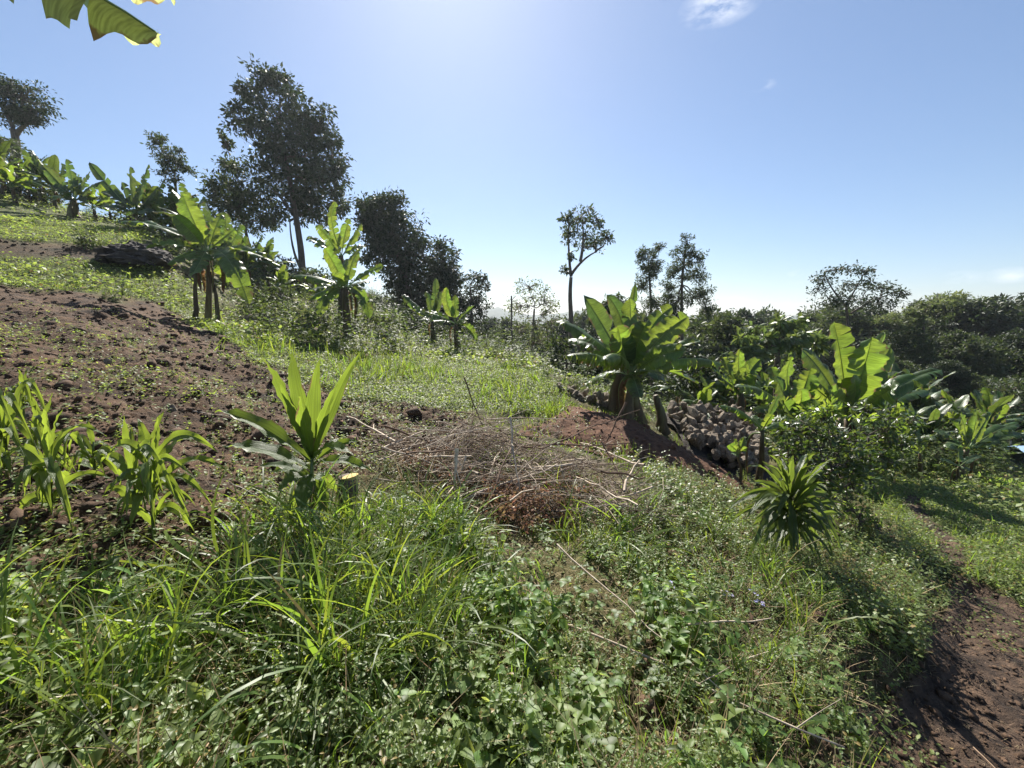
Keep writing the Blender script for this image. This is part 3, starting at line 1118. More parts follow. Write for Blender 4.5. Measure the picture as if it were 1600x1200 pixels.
def gen_tree(name, label, h, w, seed, mat='tdark', leaf=.3, nb=9, form=0, bark='bark', cat='tree', group=None, loc=(0, 0, 0), dens=1.0, trunk_f=.35):
    """a free-standing tree at the origin, for copies far away; form 0 round, 1 tall, 2 flat topped"""
    r = np.random.default_rng(seed)
    e = thing(name, label, cat, loc, group)
    base = np.array(loc, float)
    top = base + [r.normal(0, .1), r.normal(0, .1), h * .62]
    wood = [tparts(wig(base - [0, 0, .3], top, 7, .06, r), np.linspace(.035 * h, .012 * h, 7), 0, 7)]
    bl = []
    for k in range(nb):
        a = k * 2.4 + r.uniform(-.4, .4)
        f = (k + .5) / nb
        if form == 0:
            z, q = h * (trunk_f + .12 + (.85 - trunk_f) * f), w * .33 * math.sin(math.pi * (.18 + .75 * f))
            R = w * .24
        elif form == 1:
            z, q = h * (trunk_f + (.95 - trunk_f) * f), w * .25 * (1.1 - f)
            R = w * (.28 - .13 * f)
        else:
            z, q = h * (.75 + .2 * r.uniform()), w * .4 * math.sqrt(f)
            R = w * .17
        c = base + np.array([math.cos(a) * q, math.sin(a) * q, z])
        R = R * r.uniform(.65, 1.3)
        bl.append((c, np.array([R, R, R * (.75 if form != 2 else .4)]), int(dens * 26)))
        s = base + (top - base) * min(1, .5 + .5 * f)
        wood.append(tparts(wig(s, c, 5, .08, r), np.linspace(.012 * h, .004 * h, 5), 0, 5))
    lp, cen = crown_parts(bl, r, leaf, .2, spread=.17, shell=.45, nleaf=26)
    mk('trunk', wood, bark, e, base)
    mk('crown', [lp], mat, e, base, smooth=False)
    return e


# ================================================================== THE SCENE
# ---- far hills
def hill(name, Y, prof, thick, zb=-60):
    """a ridge with real depth; prof = (u, v) skyline pixels at depth Y"""
    us = np.linspace(prof[0][0], prof[-1][0], 90)
    vs = np.interp(us, [p[0] for p in prof], [p[1] for p in prof])
    rows = []
    for q in np.linspace(-1, 1, 15):
        k = math.cos(q * math.pi / 2) ** .8
        row = []
        for a, b in zip(us, vs):
            p = P(a, b, Y)
            z = zb + (p[2] - zb) * k + 4 * float(fbm(np.array([p[0] * .03]), np.array([q * thick * .03]), 4, 3)[0]) * k * k + 0
            row.append([p[0], Y + q * thick, z])
        rows.append(row)
    V = np.array(rows).reshape(-1, 3)
    n, m = 15, len(us)
    i = np.arange(n - 1)[:, None] * m
    j = np.arange(m - 1)[None]
    Fq = np.stack([i + j, i + j + 1, i + m + j + 1, i + m + j], -1).reshape(-1, 4)
    o = mk(name, [(V, Fq, 0)], 'hill')
    tag(o, kind='structure')
    return o


hill('hills', 900, [(420, 500), (600, 494), (730, 490), (762, 484), (775, 477), (790, 484), (830, 492), (880, 489), (900, 484), (925, 486), (1000, 492), (1150, 495), (1300, 492), (1430, 488), (1560, 484)], 220, -56)

# ---- trees that can be told apart
tree('broadleaf_tree', 'tallest dark dense tree with bare trunk rising above the banana plants on the left ridge', 474, 31, [(474, 430), (470, 390), (464, 345), (455, 290), (440, 220)],
     [(420, 145, 42, 34), (438, 195, 66, 42), (385, 148, 22, 26), (372, 178, 15, 20), (470, 240, 58, 52), (445, 285, 78, 45), (505, 288, 38, 32), (480, 325, 58, 20), (497, 195, 26, 38), (430, 118, 18, 16), (520, 245, 16, 30), (410, 240, 30, 30)],
     leaf=.31, trad=.2, dens=1.15, seed=1, droop=.5, limbs=[[(466, 350), (452, 320), (420, 290)], [(474, 425), (455, 395), (452, 345)]], spread=.15)
tree('broadleaf_tree', 'lower olive tree standing against the left side of the tallest tree', 395, 31, [(392, 400), (382, 350)],
     [(350, 285, 24, 32), (382, 290, 38, 38), (378, 330, 44, 34), (355, 222, 12, 14), (350, 250, 10, 16), (410, 345, 36, 30), (340, 305, 18, 20)], leaf=.26, trad=.14, dens=.95, seed=2, mat='tmid')
tree('pollarded_tree', 'leafy topped tree with thick crooked trunk at the left edge of the photo', 22, 32, [(20, 262), (27, 225), (22, 200)],
     [(28, 152, 34, 28), (8, 145, 24, 24), (48, 180, 17, 20), (30, 178, 26, 18), (5, 175, 20, 18)], leaf=.23, trad=.33, dens=1.2, seed=3, limbs=[[(24, 212), (34, 198), (46, 188)]], mat='tdark')
tree('broadleaf_tree', 'low hazy tree behind the crooked trunk at the left edge', 4, 28, [(4, 270)], [(10, 232, 30, 22), (-10, 215, 20, 20), (35, 255, 20, 14), (-30, 235, 30, 30)], leaf=.22, trad=.12, dens=.8, seed=4, mat='tmid')
tree('wind_swept_tree', 'small narrow wind swept tree on the skyline left of the tallest tree', 272, 27, [(272, 300), (270, 270)],
     [(258, 238, 20, 22), (271, 258, 19, 18), (246, 220, 11, 11), (280, 252, 10, 16), (262, 278, 17, 12)], leaf=.17, trad=.1, dens=1.1, seed=5, mat='tmid')
tree('broadleaf_tree', 'big dark rounded tree behind the banana plants left of centre', 640, 28, [(640, 480), (630, 420), (615, 370)],
     [(600, 325, 40, 26), (612, 360, 50, 32), (636, 400, 50, 40), (652, 445, 56, 38), (692, 408, 24, 36), (698, 455, 27, 40), (640, 485, 55, 26), (576, 348, 20, 24), (590, 390, 24, 30), (575, 320, 16, 14)],
     leaf=.24, trad=.25, dens=2.0, seed=6, shell=.2)
tree('broadleaf_tree', 'small dark tree with open top at the right foot of the big rounded tree', 738, 27, [(738, 500), (735, 450)],
     [(738, 438, 22, 14), (722, 470, 26, 26), (748, 478, 20, 24), (735, 510, 30, 22), (705, 500, 26, 28), (756, 445, 9, 14)], leaf=.18, trad=.09, dens=1.1, seed=7)
tree('pollarded_tree', 'tall pollarded tree with forked bare trunk standing alone against the sky near the centre', 893, 24, [(893, 500), (890, 460), (892, 430)],
     [(905, 343, 26, 17), (892, 362, 14, 20), (928, 384, 26, 13), (948, 372, 15, 11), (915, 366, 24, 16), (884, 420, 7, 8), (935, 345, 10, 12), (886, 340, 10, 12), (890, 395, 8, 12)],
     leaf=.2, trad=.17, dens=.7, seed=8, limbs=[[(892, 432), (889, 405), (888, 358)], [(892, 430), (908, 405), (930, 394)], [(905, 410), (912, 380), (910, 350)]], mat='tmid', nleaf=16)
tree('feathery_tree', 'left and shorter of the two feathery trees above the big banana clump', 1018, 24, [(1016, 480), (1014, 420)],
     [(1012, 397, 15, 14), (1028, 388, 8, 12), (1010, 425, 17, 18), (1008, 447, 15, 14), (1026, 418, 12, 18), (1020, 472, 24, 16), (1002, 405, 7, 12)], leaf=.15, trad=.09, dens=1.1, seed=9, mat='tmid', aspect=.3)
tree('feathery_tree', 'right and taller of the two feathery trees above the big banana clump', 1066, 24, [(1066, 500), (1065, 440), (1072, 385)],
     [(1073, 378, 12, 12), (1066, 400, 17, 15), (1086, 402, 15, 14), (1056, 425, 18, 16), (1085, 430, 20, 18), (1045, 452, 14, 16), (1094, 462, 20, 16), (1062, 470, 20, 18), (1100, 482, 16, 14), (1050, 485, 16, 12)],
     leaf=.15, trad=.1, dens=1.1, seed=10, mat='tmid', aspect=.3)
tree('thorn_tree', 'sparse pale thorn tree with fine see-through crown left of the pollarded tree', 832, 18, [(832, 520), (835, 480)],
     [(828, 448, 28, 14), (815, 478, 26, 22), (850, 470, 26, 22), (855, 505, 26, 26), (818, 515, 26, 24), (838, 535, 36, 20)], leaf=.11, trad=.07, dens=.33, seed=11, mat='tpale', bark='palebark', nleaf=14)
tree('drooping_tree', 'small tree with drooping leaf tufts just behind the big banana clump', 965, 15, [(966, 500), (965, 475)],
     [(962, 466, 17, 10), (975, 480, 14, 12), (948, 478, 12, 12), (935, 490, 18, 12)], leaf=.26, trad=.07, dens=.7, seed=12, droop=1.2, aspect=.22, mat='tmid')
tree('open_crowned_tree', 'wide thin crowned tree with visible branches above the wood on the right', 1330, 28, [(1328, 500), (1320, 470)],
     [(1318, 420, 34, 6), (1350, 424, 22, 7), (1290, 436, 22, 9), (1275, 452, 14, 8), (1340, 445, 36, 10), (1385, 450, 24, 10), (1410, 458, 14, 8), (1300, 470, 36, 12), (1360, 475, 40, 12)],
     leaf=.2, trad=.12, dens=.75, seed=13, mat='tdark', limbs=[[(1322, 480), (1300, 450), (1290, 425)], [(1322, 480), (1340, 450), (1352, 425)], [(1325, 490), (1370, 465), (1405, 455)]], nleaf=9, limb_r=.3)
tree('broadleaf_tree', 'rounded tree with pale glossy leaves behind the left banana plants of the right garden', 1215, 15, [(1215, 540)],
     [(1205, 515, 36, 18), (1240, 512, 34, 18), (1180, 535, 28, 18), (1225, 545, 50, 22), (1270, 530, 26, 24), (1160, 550, 20, 14)], leaf=.3, trad=.14, dens=1.2, seed=14, mat='tglossy', droop=.8, aspect=.45, shell=.6)
tree('creeper_covered_tree', 'slender tree with a yellowish creeper tuft in front of the wood on the right', 1438, 26, [(1437, 520), (1440, 490)],
     [(1434, 486, 14, 11), (1434, 505, 10, 10), (1446, 478, 10, 8), (1434, 525, 13, 12)], leaf=.2, trad=.1, dens=1.0, seed=15, mat='tpale')
tree('broadleaf_tree', 'young pale bush-like tree below the thorn tree beside the thin pole', 885, 12, [(885, 560)],
     [(880, 540, 22, 14), (900, 560, 26, 16), (868, 565, 18, 14), (925, 575, 24, 16), (900, 590, 30, 14)], leaf=.15, trad=.05, dens=.8, seed=16, mat='tmid', cat='bush')

# thin pole
pb = gp(801, 15)
po = mk('pole', [tparts(wig(pb - [0, 0, .2], P(799, 462, 15), 7, .012), np.linspace(.035, .028, 7), 0, 8), tparts([P(799, 470, 15), P(806, 462, 15)], .012, 0, 5)], 'bark', None, pb)
tag(po, 'thin upright wooden pole standing in front of the sparse thorn tree', 'pole')

# ---- the wood on the right slope: individual trees from a few kinds
protos = [gen_tree('woodland_tree', 'round dark tree', 9, 6.5, 101, 'tdark', .34, 13, 0, dens=1.6),
          gen_tree('woodland_tree', 'tall tree', 11, 5.0, 102, 'tmid', .30, 12, 1, dens=1.6),
          gen_tree('woodland_tree', 'bushy tree', 7, 7.5, 103, 'tmid', .34, 13, 0, trunk_f=.1, dens=1.7),
          gen_tree('woodland_tree', 'open tree', 10, 7.0, 104, 'tpale', .26, 11, 2, dens=1.1)]
ph = [9.0, 11.0, 7.0, 10.0]
first = [True] * 4
WOOD = [  # (u, top v, Y, kind)
    (1122, 482, 36, 1), (1150, 490, 48, 0), (1180, 494, 60, 2), (1212, 492, 66, 1), (1245, 484, 44, 1), (1275, 486, 50, 2), (1120, 505, 26, 2), (1105, 500, 30, 0),
    (1310, 492, 38, 2), (1345, 486, 42, 0), (1380, 484, 36, 3), (1412, 462, 40, 1), (1452, 452, 38, 3), (1478, 462, 34, 1), (1505, 474, 34, 0), (1530, 486, 46, 2), (1553, 470, 36, 1),
    (1582, 460, 36, 0), (1610, 468, 34, 1), (1650, 470, 38, 2), (1700, 460, 36, 1), (1400, 520, 26, 2), (1445, 530, 27, 0), (1490, 525, 26, 2), (1530, 535, 27, 1), (1570, 520, 26, 0), (1615, 530, 26, 2),
    (1380, 560, 22, 2), (1470, 575, 21, 0), (1520, 590, 20, 2), (1570, 585, 20, 1), (1620, 580, 20, 0), (1420, 590, 19, 2), (770, 500, 60, 0), (800, 505, 48, 2), (840, 500, 70, 1), (870, 503, 44, 0), (905, 500, 58, 2),
    (940, 505, 36, 0), (985, 500, 40, 2), (1040, 500, 44, 0), (1080, 498, 38, 2), (760, 520, 30, 2), (795, 540, 26, 0), (960, 530, 20, 2), (1080, 545, 20, 0), (1120, 545, 19, 2), (1660, 560, 24, 0), (1720, 520, 28, 1)]
kind_lab = ['round dark tree', 'tall narrow tree', 'low bushy tree', 'flat topped open tree']
for k, (u, v, Y, kd) in enumerate(WOOD):
    g = gp(u, Y)
    g[2] -= .3
    zt = P(u, v, Y)[2]
    s = max(.25, (zt - g[2]) / (ph[kd] * 1.02))
    where = 'in the hazy wood beyond the banana garden' if u > 1090 and Y > 24 else ('at the near edge of the wood behind the right banana garden' if u > 1090 else 'in the valley behind the crest at the centre')
    lab = kind_lab[kd] + ' ' + where
    grp = lab
    rz = random.uniform(0, 6.28)
    sx = min(s, 1.35) * random.uniform(.9, 1.15)
    if first[kd]:
        o = protos[kd]
        first[kd] = False
        o.location = tuple(g)
        o.rotation_euler = (0, 0, rz)
        o.scale = (sx, sx, s)
        o['label'], o['group'] = lab, grp
    else:
        dup(protos[kd], g, rz, (sx, sx, s), lab, grp)

# far wood mass, one object
r = np.random.default_rng(5)
bl = []
for k in range(520):
    Y = r.uniform(70, 260)
    u = r.uniform(650, 1800)
    x = (u - 800) / F * Y
    z = float(H(x, Y)[0])
    hh = r.uniform(5, 10)
    bl.append((np.array([x, Y, z + hh * .5]), np.array([hh * .55, hh * .55, hh * .6]), 9))
lp, _ = crown_parts(bl, r, 1.5, .2, spread=.3, nleaf=14, aspect=.6)
tag(mk('far_wood', [lp], 'tdark', smooth=False), 'distant hazy wood filling the valley', 'wood', None, 'stuff')

# ---- hero banana plants: (tip u, tip v, depth offset, width, arch, tears, facing)
banana('banana_plant', 'big banana clump with many broad backlit leaves behind the red earth mound', 1000, 7.6, (985, 585), [
    (912, 461, .15, .40, .10, 0, .9), (950, 462, .5, .34, .05, 0, .85), (984, 464, .2, .36, .02, 0, .95), (993, 441, .6, .17, .02, 0, .8),
    (1050, 480, .6, .36, .12, 2, .8), (1073, 496, .1, .46, .16, 1, .85), (1070, 548, -.4, .40, .18, 1, .7), (1094, 532, .5, .30, .12, 3, .3),
    (872, 502, .2, .46, .25, 9, .15), (886, 556, -.2, .42, .25, 11, .15), (945, 562, -1.3, .46, .25, 7, .2), (890, 530, .7, .42, .22, 7, .3),
    (1028, 592, -1.0, .42, .25, 6, .3), (1126, 568, .2, .38, .22, 7, .2), (1010, 505, -.3, .48, .06, 2, .9), (965, 512, -.4, .48, .04, 2, .9), (935, 530, .9, .48, .1, 2, .8),
    (1040, 550, .9, .5, .1, 3, .7), (985, 500, .9, .46, .02, 1, .9), (1090, 600, .8, .42, .2, 6, .3), (915, 600, .8, .42, .2, 7, .3), (1000, 620, -1.1, .36, .25, 6, .2)],
    stems=4, stem_r=.12, dead=4)
banana('banana_plant', 'largest banana plant of the right garden with broad upright leaves behind the glossy bush', 1325, 8.6, (1325, 655), [
    (1303, 507, .1, .62, .02, 1, .95), (1362, 528, -.3, .74, .05, 1, .95), (1391, 541, .5, .40, .06, 4, .9), (1382, 520, .8, .34, .05, 0, .8),
    (1252, 545, .2, .50, .05, 2, .85), (1471, 578, .1, .44, .14, 3, .35), (1402, 603, -.6, .50, .16, 4, .4), (1450, 610, .5, .4, .12, 4, .3), (1265, 600, -.5, .4, .1, 1, .8),
    (1335, 590, -.5, .42, .02, 0, .9), (1295, 610, -.7, .5, .05, 2, .8), (1370, 640, -.8, .5, .15, 4, .4), (1280, 570, .9, .5, .06, 2, .8), (1345, 575, .9, .5, .03, 1, .9), (1410, 640, .7, .4, .2, 5, .3)],
    stems=3, stem_r=.13, dead=2)
banana('banana_plant', 'banana plant with torn left leaf directly left of the largest one in the right garden', 1243, 8.2, (1240, 655), [
    (1213, 588, .1, .34, .08, 0, .9), (1237, 558, .2, .32, .02, 0, .9), (1266, 578, .1, .44, .04, 2, .9), (1152, 604, -.2, .44, .25, 9, .15), (1252, 610, -.5, .32, .02, 0, .9),
    (1205, 575, .6, .36, .1, 2, .6), (1180, 640, -.5, .4, .25, 8, .2), (1290, 610, .4, .4, .1, 3, .5), (1222, 625, -.7, .36, .05, 2, .8), (1200, 655, .3, .4, .2, 5, .2)], stems=2, stem_r=.12)
banana('banana_plant', 'banana plant with spreading leaves above the heap of rocks at its right end', 1155, 10.5, (1157, 615), [
    (1156, 545, .1, .34, .02, 1, .9), (1167, 565, .2, .3, .02, 0, .9), (1112, 575, .1, .36, .15, 4, .3), (1206, 605, -.4, .5, .14, 6, .4), (1190, 560, .4, .4, .1, 2, .7), (1130, 560, .5, .4, .1, 2, .7),
    (1128, 590, -.4, .36, .12, 3, .6), (1090, 595, .3, .4, .16, 6, .2), (1180, 590, -.6, .4, .1, 2, .6), (1145, 600, -.7, .36, .05, 2, .8)], stems=2, stem_r=.13)
banana('banana_sucker', 'slim young banana sucker with one bright upright leaf beside the glossy bush', 1188, 5.6, (1191, 672), [
    (1216, 619, .05, .13, .04, 0, .9), (1124, 634, -.1, .17, .18, 4, .2), (1207, 648, -.2, .11, .04, 0, .8), (1176, 650, .2, .12, .05, 0, .7), (1222, 660, .2, .14, .1, 2, .3)], stem_r=.045, dead=1, cat='banana plant')
banana('banana_sucker', 'tiny bright banana sucker in front of the rocks left of the slim young one', 1155, 5.5, (1155, 708), [
    (1140, 694, -.1, .12, .05, 0, .9), (1163, 682, .1, .10, .02, 0, .9), (1148, 684, .1, .1, .02, 0, .9), (1168, 700, -.1, .1, .1, 0, .7), (1150, 712, -.3, .1, .1, 0, .5)], stem_r=.02, dead=0)
banana('banana_plant', 'twin stemmed banana plant with yellow backlit leaves below the upper terrace', 325, 11, (325, 392), [
    (287, 306, .1, .52, .04, 0, .95), (275, 340, -.2, .46, .05, 0, .95), (186, 347, -.3, .42, .22, 3, .25), (426, 408, -.2, .38, .16, 3, .3), (230, 388, -.8, .36, .15, 3, .4), (366, 358, .3, .32, .08, 2, .7),
    (388, 472, -.8, .50, .42, 4, .5), (372, 408, -.3, .42, .08, 1, .7), (262, 412, -.7, .40, .2, 5, .3), (346, 335, .5, .34, .03, 1, .8), (320, 345, .6, .36, .02, 1, .8), (300, 430, -.9, .4, .25, 5, .4), (355, 440, .4, .4, .25, 4, .4)],
    stems=3, stem_r=.065, dead=4)
banana('banana_plant', 'banana plant with widely spread leaves left of the big rounded tree', 546, 11, (541, 448), [
    (508, 389, .1, .38, .06, 0, .9), (599, 415, .1, .26, .22, 2, .6), (459, 430, .2, .40, .12, 5, .25), (561, 390, .4, .30, .03, 1, .8), (480, 456, -.5, .36, .18, 6, .3), (482, 470, .4, .26, .15, 1, .6),
    (577, 497, -.5, .30, .35, 2, .6), (500, 492, -.5, .42, .35, 4, .5), (545, 405, .6, .34, .02, 1, .8), (575, 440, .3, .3, .15, 3, .4), (520, 430, -.5, .34, .1, 1, .8)], stems=1, stem_r=.10, dead=3)
banana('banana_plant', 'taller banana plant with narrow upright leaves rising behind the widely spread one', 536, 14, (533, 400), [
    (525, 316, .1, .34, .02, 5, .9), (494, 352, .1, .40, .05, 5, .8), (547, 342, .2, .36, .02, 1, .9), (565, 350, .1, .34, .05, 1, .8), (480, 372, .3, .4, .1, 6, .4), (505, 405, -.3, .4, .2, 6, .3), (570, 385, .2, .4, .15, 4, .5), (515, 375, .5, .36, .04, 2, .8)],
    stem_r=.13, dead=2)
banana('banana_plant', 'small banana plant with one bright leaf at the right foot of the big rounded tree', 715, 12.5, (712, 505), [
    (698, 451, .1, .30, .03, 0, .95), (668, 487, .0, .26, .14, 3, .3), (741, 478, .1, .20, .12, 1, .4), (743, 530, -.2, .3, .3, 4, .4), (673, 502, -.3, .3, .2, 4, .3), (712, 462, .3, .26, .02, 1, .8), (728, 500, -.3, .26, .12, 2, .6)], stem_r=.08, dead=1)
banana('banana_plant', 'shaded banana plant against the dark tree left of the small bright leaved one', 676, 15, (676, 500), [
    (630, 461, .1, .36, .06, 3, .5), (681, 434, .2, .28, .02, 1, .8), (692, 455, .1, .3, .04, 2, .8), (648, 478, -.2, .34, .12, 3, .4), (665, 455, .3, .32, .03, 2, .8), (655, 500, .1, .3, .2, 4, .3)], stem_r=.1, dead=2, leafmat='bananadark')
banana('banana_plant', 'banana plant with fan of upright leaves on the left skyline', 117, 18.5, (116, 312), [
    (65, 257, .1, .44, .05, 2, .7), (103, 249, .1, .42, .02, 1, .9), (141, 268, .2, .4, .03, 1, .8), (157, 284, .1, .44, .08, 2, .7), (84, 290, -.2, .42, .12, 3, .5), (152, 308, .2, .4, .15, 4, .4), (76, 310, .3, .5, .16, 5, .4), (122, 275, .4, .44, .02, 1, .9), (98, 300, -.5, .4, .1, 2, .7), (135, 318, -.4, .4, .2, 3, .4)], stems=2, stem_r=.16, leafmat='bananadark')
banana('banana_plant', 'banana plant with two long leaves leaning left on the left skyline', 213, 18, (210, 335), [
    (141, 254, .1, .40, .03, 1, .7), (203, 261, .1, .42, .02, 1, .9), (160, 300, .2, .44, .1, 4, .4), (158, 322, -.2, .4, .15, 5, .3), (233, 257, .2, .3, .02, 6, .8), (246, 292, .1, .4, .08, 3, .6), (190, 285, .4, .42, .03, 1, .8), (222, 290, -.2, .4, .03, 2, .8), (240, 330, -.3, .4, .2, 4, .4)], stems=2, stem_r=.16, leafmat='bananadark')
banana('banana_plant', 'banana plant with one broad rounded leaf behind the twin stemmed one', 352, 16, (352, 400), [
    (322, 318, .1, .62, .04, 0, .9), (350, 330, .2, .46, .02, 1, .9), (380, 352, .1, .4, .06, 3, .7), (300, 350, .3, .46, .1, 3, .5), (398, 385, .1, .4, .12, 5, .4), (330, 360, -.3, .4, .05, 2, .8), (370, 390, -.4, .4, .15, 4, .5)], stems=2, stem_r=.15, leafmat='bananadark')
banana('banana_plant', 'low banana plant with sprawling leaves at the edge of the grass track on the right', 1500, 8.8, (1512, 702), [
    (1500, 648, .1, .30, .02, 1, .8), (1525, 640, .1, .26, .02, 1, .9), (1548, 645, .3, .26, .04, 1, .8), (1598, 680, .1, .26, .12, 3, .3), (1461, 674, .1, .3, .16, 4, .3), (1484, 655, .3, .3, .04, 1, .7), (1590, 662, .3, .3, .1, 3, .3), (1545, 700, -.4, .26, .15, 3, .4), (1480, 700, -.4, .24, .18, 3, .3)], stems=2, stem_r=.08, dead=1)
banana('banana_sucker', 'bright little banana sucker left of the low sprawling one', 1437, 8.6, (1437, 706), [
    (1432, 674, .1, .18, .01, 0, .95), (1448, 688, .0, .17, .04, 0, .9), (1424, 693, .0, .16, .05, 0, .9), (1440, 700, -.3, .16, .04, 0, .8)], stem_r=.04, dead=0)
banana('banana_sucker', 'small banana sucker with one erect leaf in front of the low sprawling one', 1497, 7.9, (1499, 728), [
    (1499, 696, .05, .17, .01, 0, .95), (1470, 718, 0, .14, .14, 2, .3), (1532, 712, .1, .14, .12, 2, .3), (1515, 735, -.2, .13, .1, 1, .5)], stem_r=.035, dead=1)

# banana plant beside the photographer: one long leaf hangs into the frame from the upper left
b0 = np.array([-4.4, 2.0, 0.0])
b0[2] = float(H(b0[0], b0[1])[0]) - .05
e = thing('banana_plant', 'banana plant outside the left edge whose long leaf hangs into the top left corner', 'banana plant', b0)
t0 = b0 + [.1, 0, 2.75]
mk('pseudostem', [tparts(wig(b0, t0, 7, .03), np.linspace(.2, .1, 7), 0, 10)], 'pstem', e, b0)
rb = np.random.default_rng(3)
build_leaf(e, b0, t0, P(60, -98, 2.35) + [-.35, 0, .25], P(243, 50, 2.4), .48, (0, -.45, 1), tears=9, fold=-.3, droop=.15, n=46, r=rb, mat='bananapale')
build_leaf(e, b0, t0, P(120, -160, 2.9), P(262, -8, 3.0), .40, (0, -.3, 1), tears=6, fold=-.3, droop=.3, n=40, r=rb, mat='bananapale')
for az, el, L in ((2.6, .9, 2.2), (3.3, .4, 2.2), (4.0, .9, 2.0), (1.9, 1.25, 1.9), (4.6, .4, 1.9)):
    o = np.array([math.cos(az), math.sin(az), 0])
    build_leaf(e, b0, t0, t0 + L * .55 * np.array([o[0] * math.cos(el + .3), o[1] * math.cos(el + .3), math.sin(el + .3)]), t0 + L * np.array([o[0] * math.cos(el), o[1] * math.cos(el), math.sin(el) - .25]), .5,
               nrm(np.array([0, 0, 1.]) - .5 * o), tears=5, droop=.5, r=rb)

# ---- generic banana plants of the plantations, copied
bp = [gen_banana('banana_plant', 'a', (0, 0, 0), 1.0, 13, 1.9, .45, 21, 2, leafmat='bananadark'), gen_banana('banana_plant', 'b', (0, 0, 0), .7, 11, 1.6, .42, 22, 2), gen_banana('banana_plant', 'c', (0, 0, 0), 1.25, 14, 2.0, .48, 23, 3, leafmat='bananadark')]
bfirst = [True] * 3
GL = 'banana plant in the row along the left skyline'
GR = 'banana plant among the dense garden growth on the right'
SPOTS = [(8, 19.5, 0, .85, 'leftmost banana plant on the left skyline cut by the photo edge', None), (45, 20.5, 1, .8, GL, GL), (-30, 19, 2, .8, GL, GL), (68, 21.5, 2, .75, GL, GL),
         (255, 18.5, 1, .95, GL, GL), (288, 19.5, 2, .8, GL, GL), (330, 20, 0, .7, GL, GL), (175, 20.5, 1, .75, GL, GL), (25, 18.5, 1, .85, GL, GL), (90, 20, 0, .8, GL, GL), (235, 19.5, 0, .85, GL, GL), (305, 17, 2, .8, GL, GL), (270, 21, 1, .9, GL, GL), (150, 19, 1, .7, GL, GL), (360, 19, 0, .75, GL, GL),
         (385, 17.5, 0, .8, 'dark banana plant in shade under the crown of the tallest tree', None), (422, 18.5, 2, .72, 'shaded banana plant beside the bare trunk of the tallest tree', None), (448, 17.8, 1, .65, 'smaller shaded banana plant at the foot of the tallest tree', None),
         (1100, 10, 1, .55, GR, GR), (1185, 12, 0, .75, GR, GR), (1395, 11, 1, .8, GR, GR), (1430, 13, 0, .9, GR, GR), (1475, 12, 1, .8, GR, GR), (1530, 11, 0, .7, GR, GR), (1545, 12, 1, .8, GR, GR),
         (1420, 16, 2, .9, GR, GR), (1500, 15.5, 0, .9, GR, GR), (1560, 15, 1, .9, GR, GR), (1640, 14, 2, .9, GR, GR), (1090, 12, 2, .6, GR, GR), (1060, 13, 0, .6, GR, GR), (1360, 14, 2, .9, GR, GR), (1280, 12, 0, .8, GR, GR), (1450, 10.2, 0, .55, GR, GR), (1530, 13, 2, .8, GR, GR), (1600, 17, 0, .9, GR, GR), (1220, 10.5, 1, .6, GR, GR), (1400, 9.6, 1, .5, GR, GR), (1650, 18, 1, .9, GR, GR), (1130, 12.5, 0, .7, GR, GR), (505, 16, 1, .6, 'low shaded banana plant on the skyline between the two spread ones and the tall tree', None)]
for (u, Y, kd, s, lab, grp) in SPOTS:
    g = gp(u, Y)
    rz = random.uniform(0, 6.28)
    if bfirst[kd]:
        bfirst[kd] = False
        o = bp[kd]
        o.location = tuple(g)
        o.rotation_euler = (0, 0, rz)
        o.scale = (s, s, s)
        o['label'] = lab
        if grp: o['group'] = grp
    else:
        o = dup(bp[kd], g, rz, s, lab, grp)

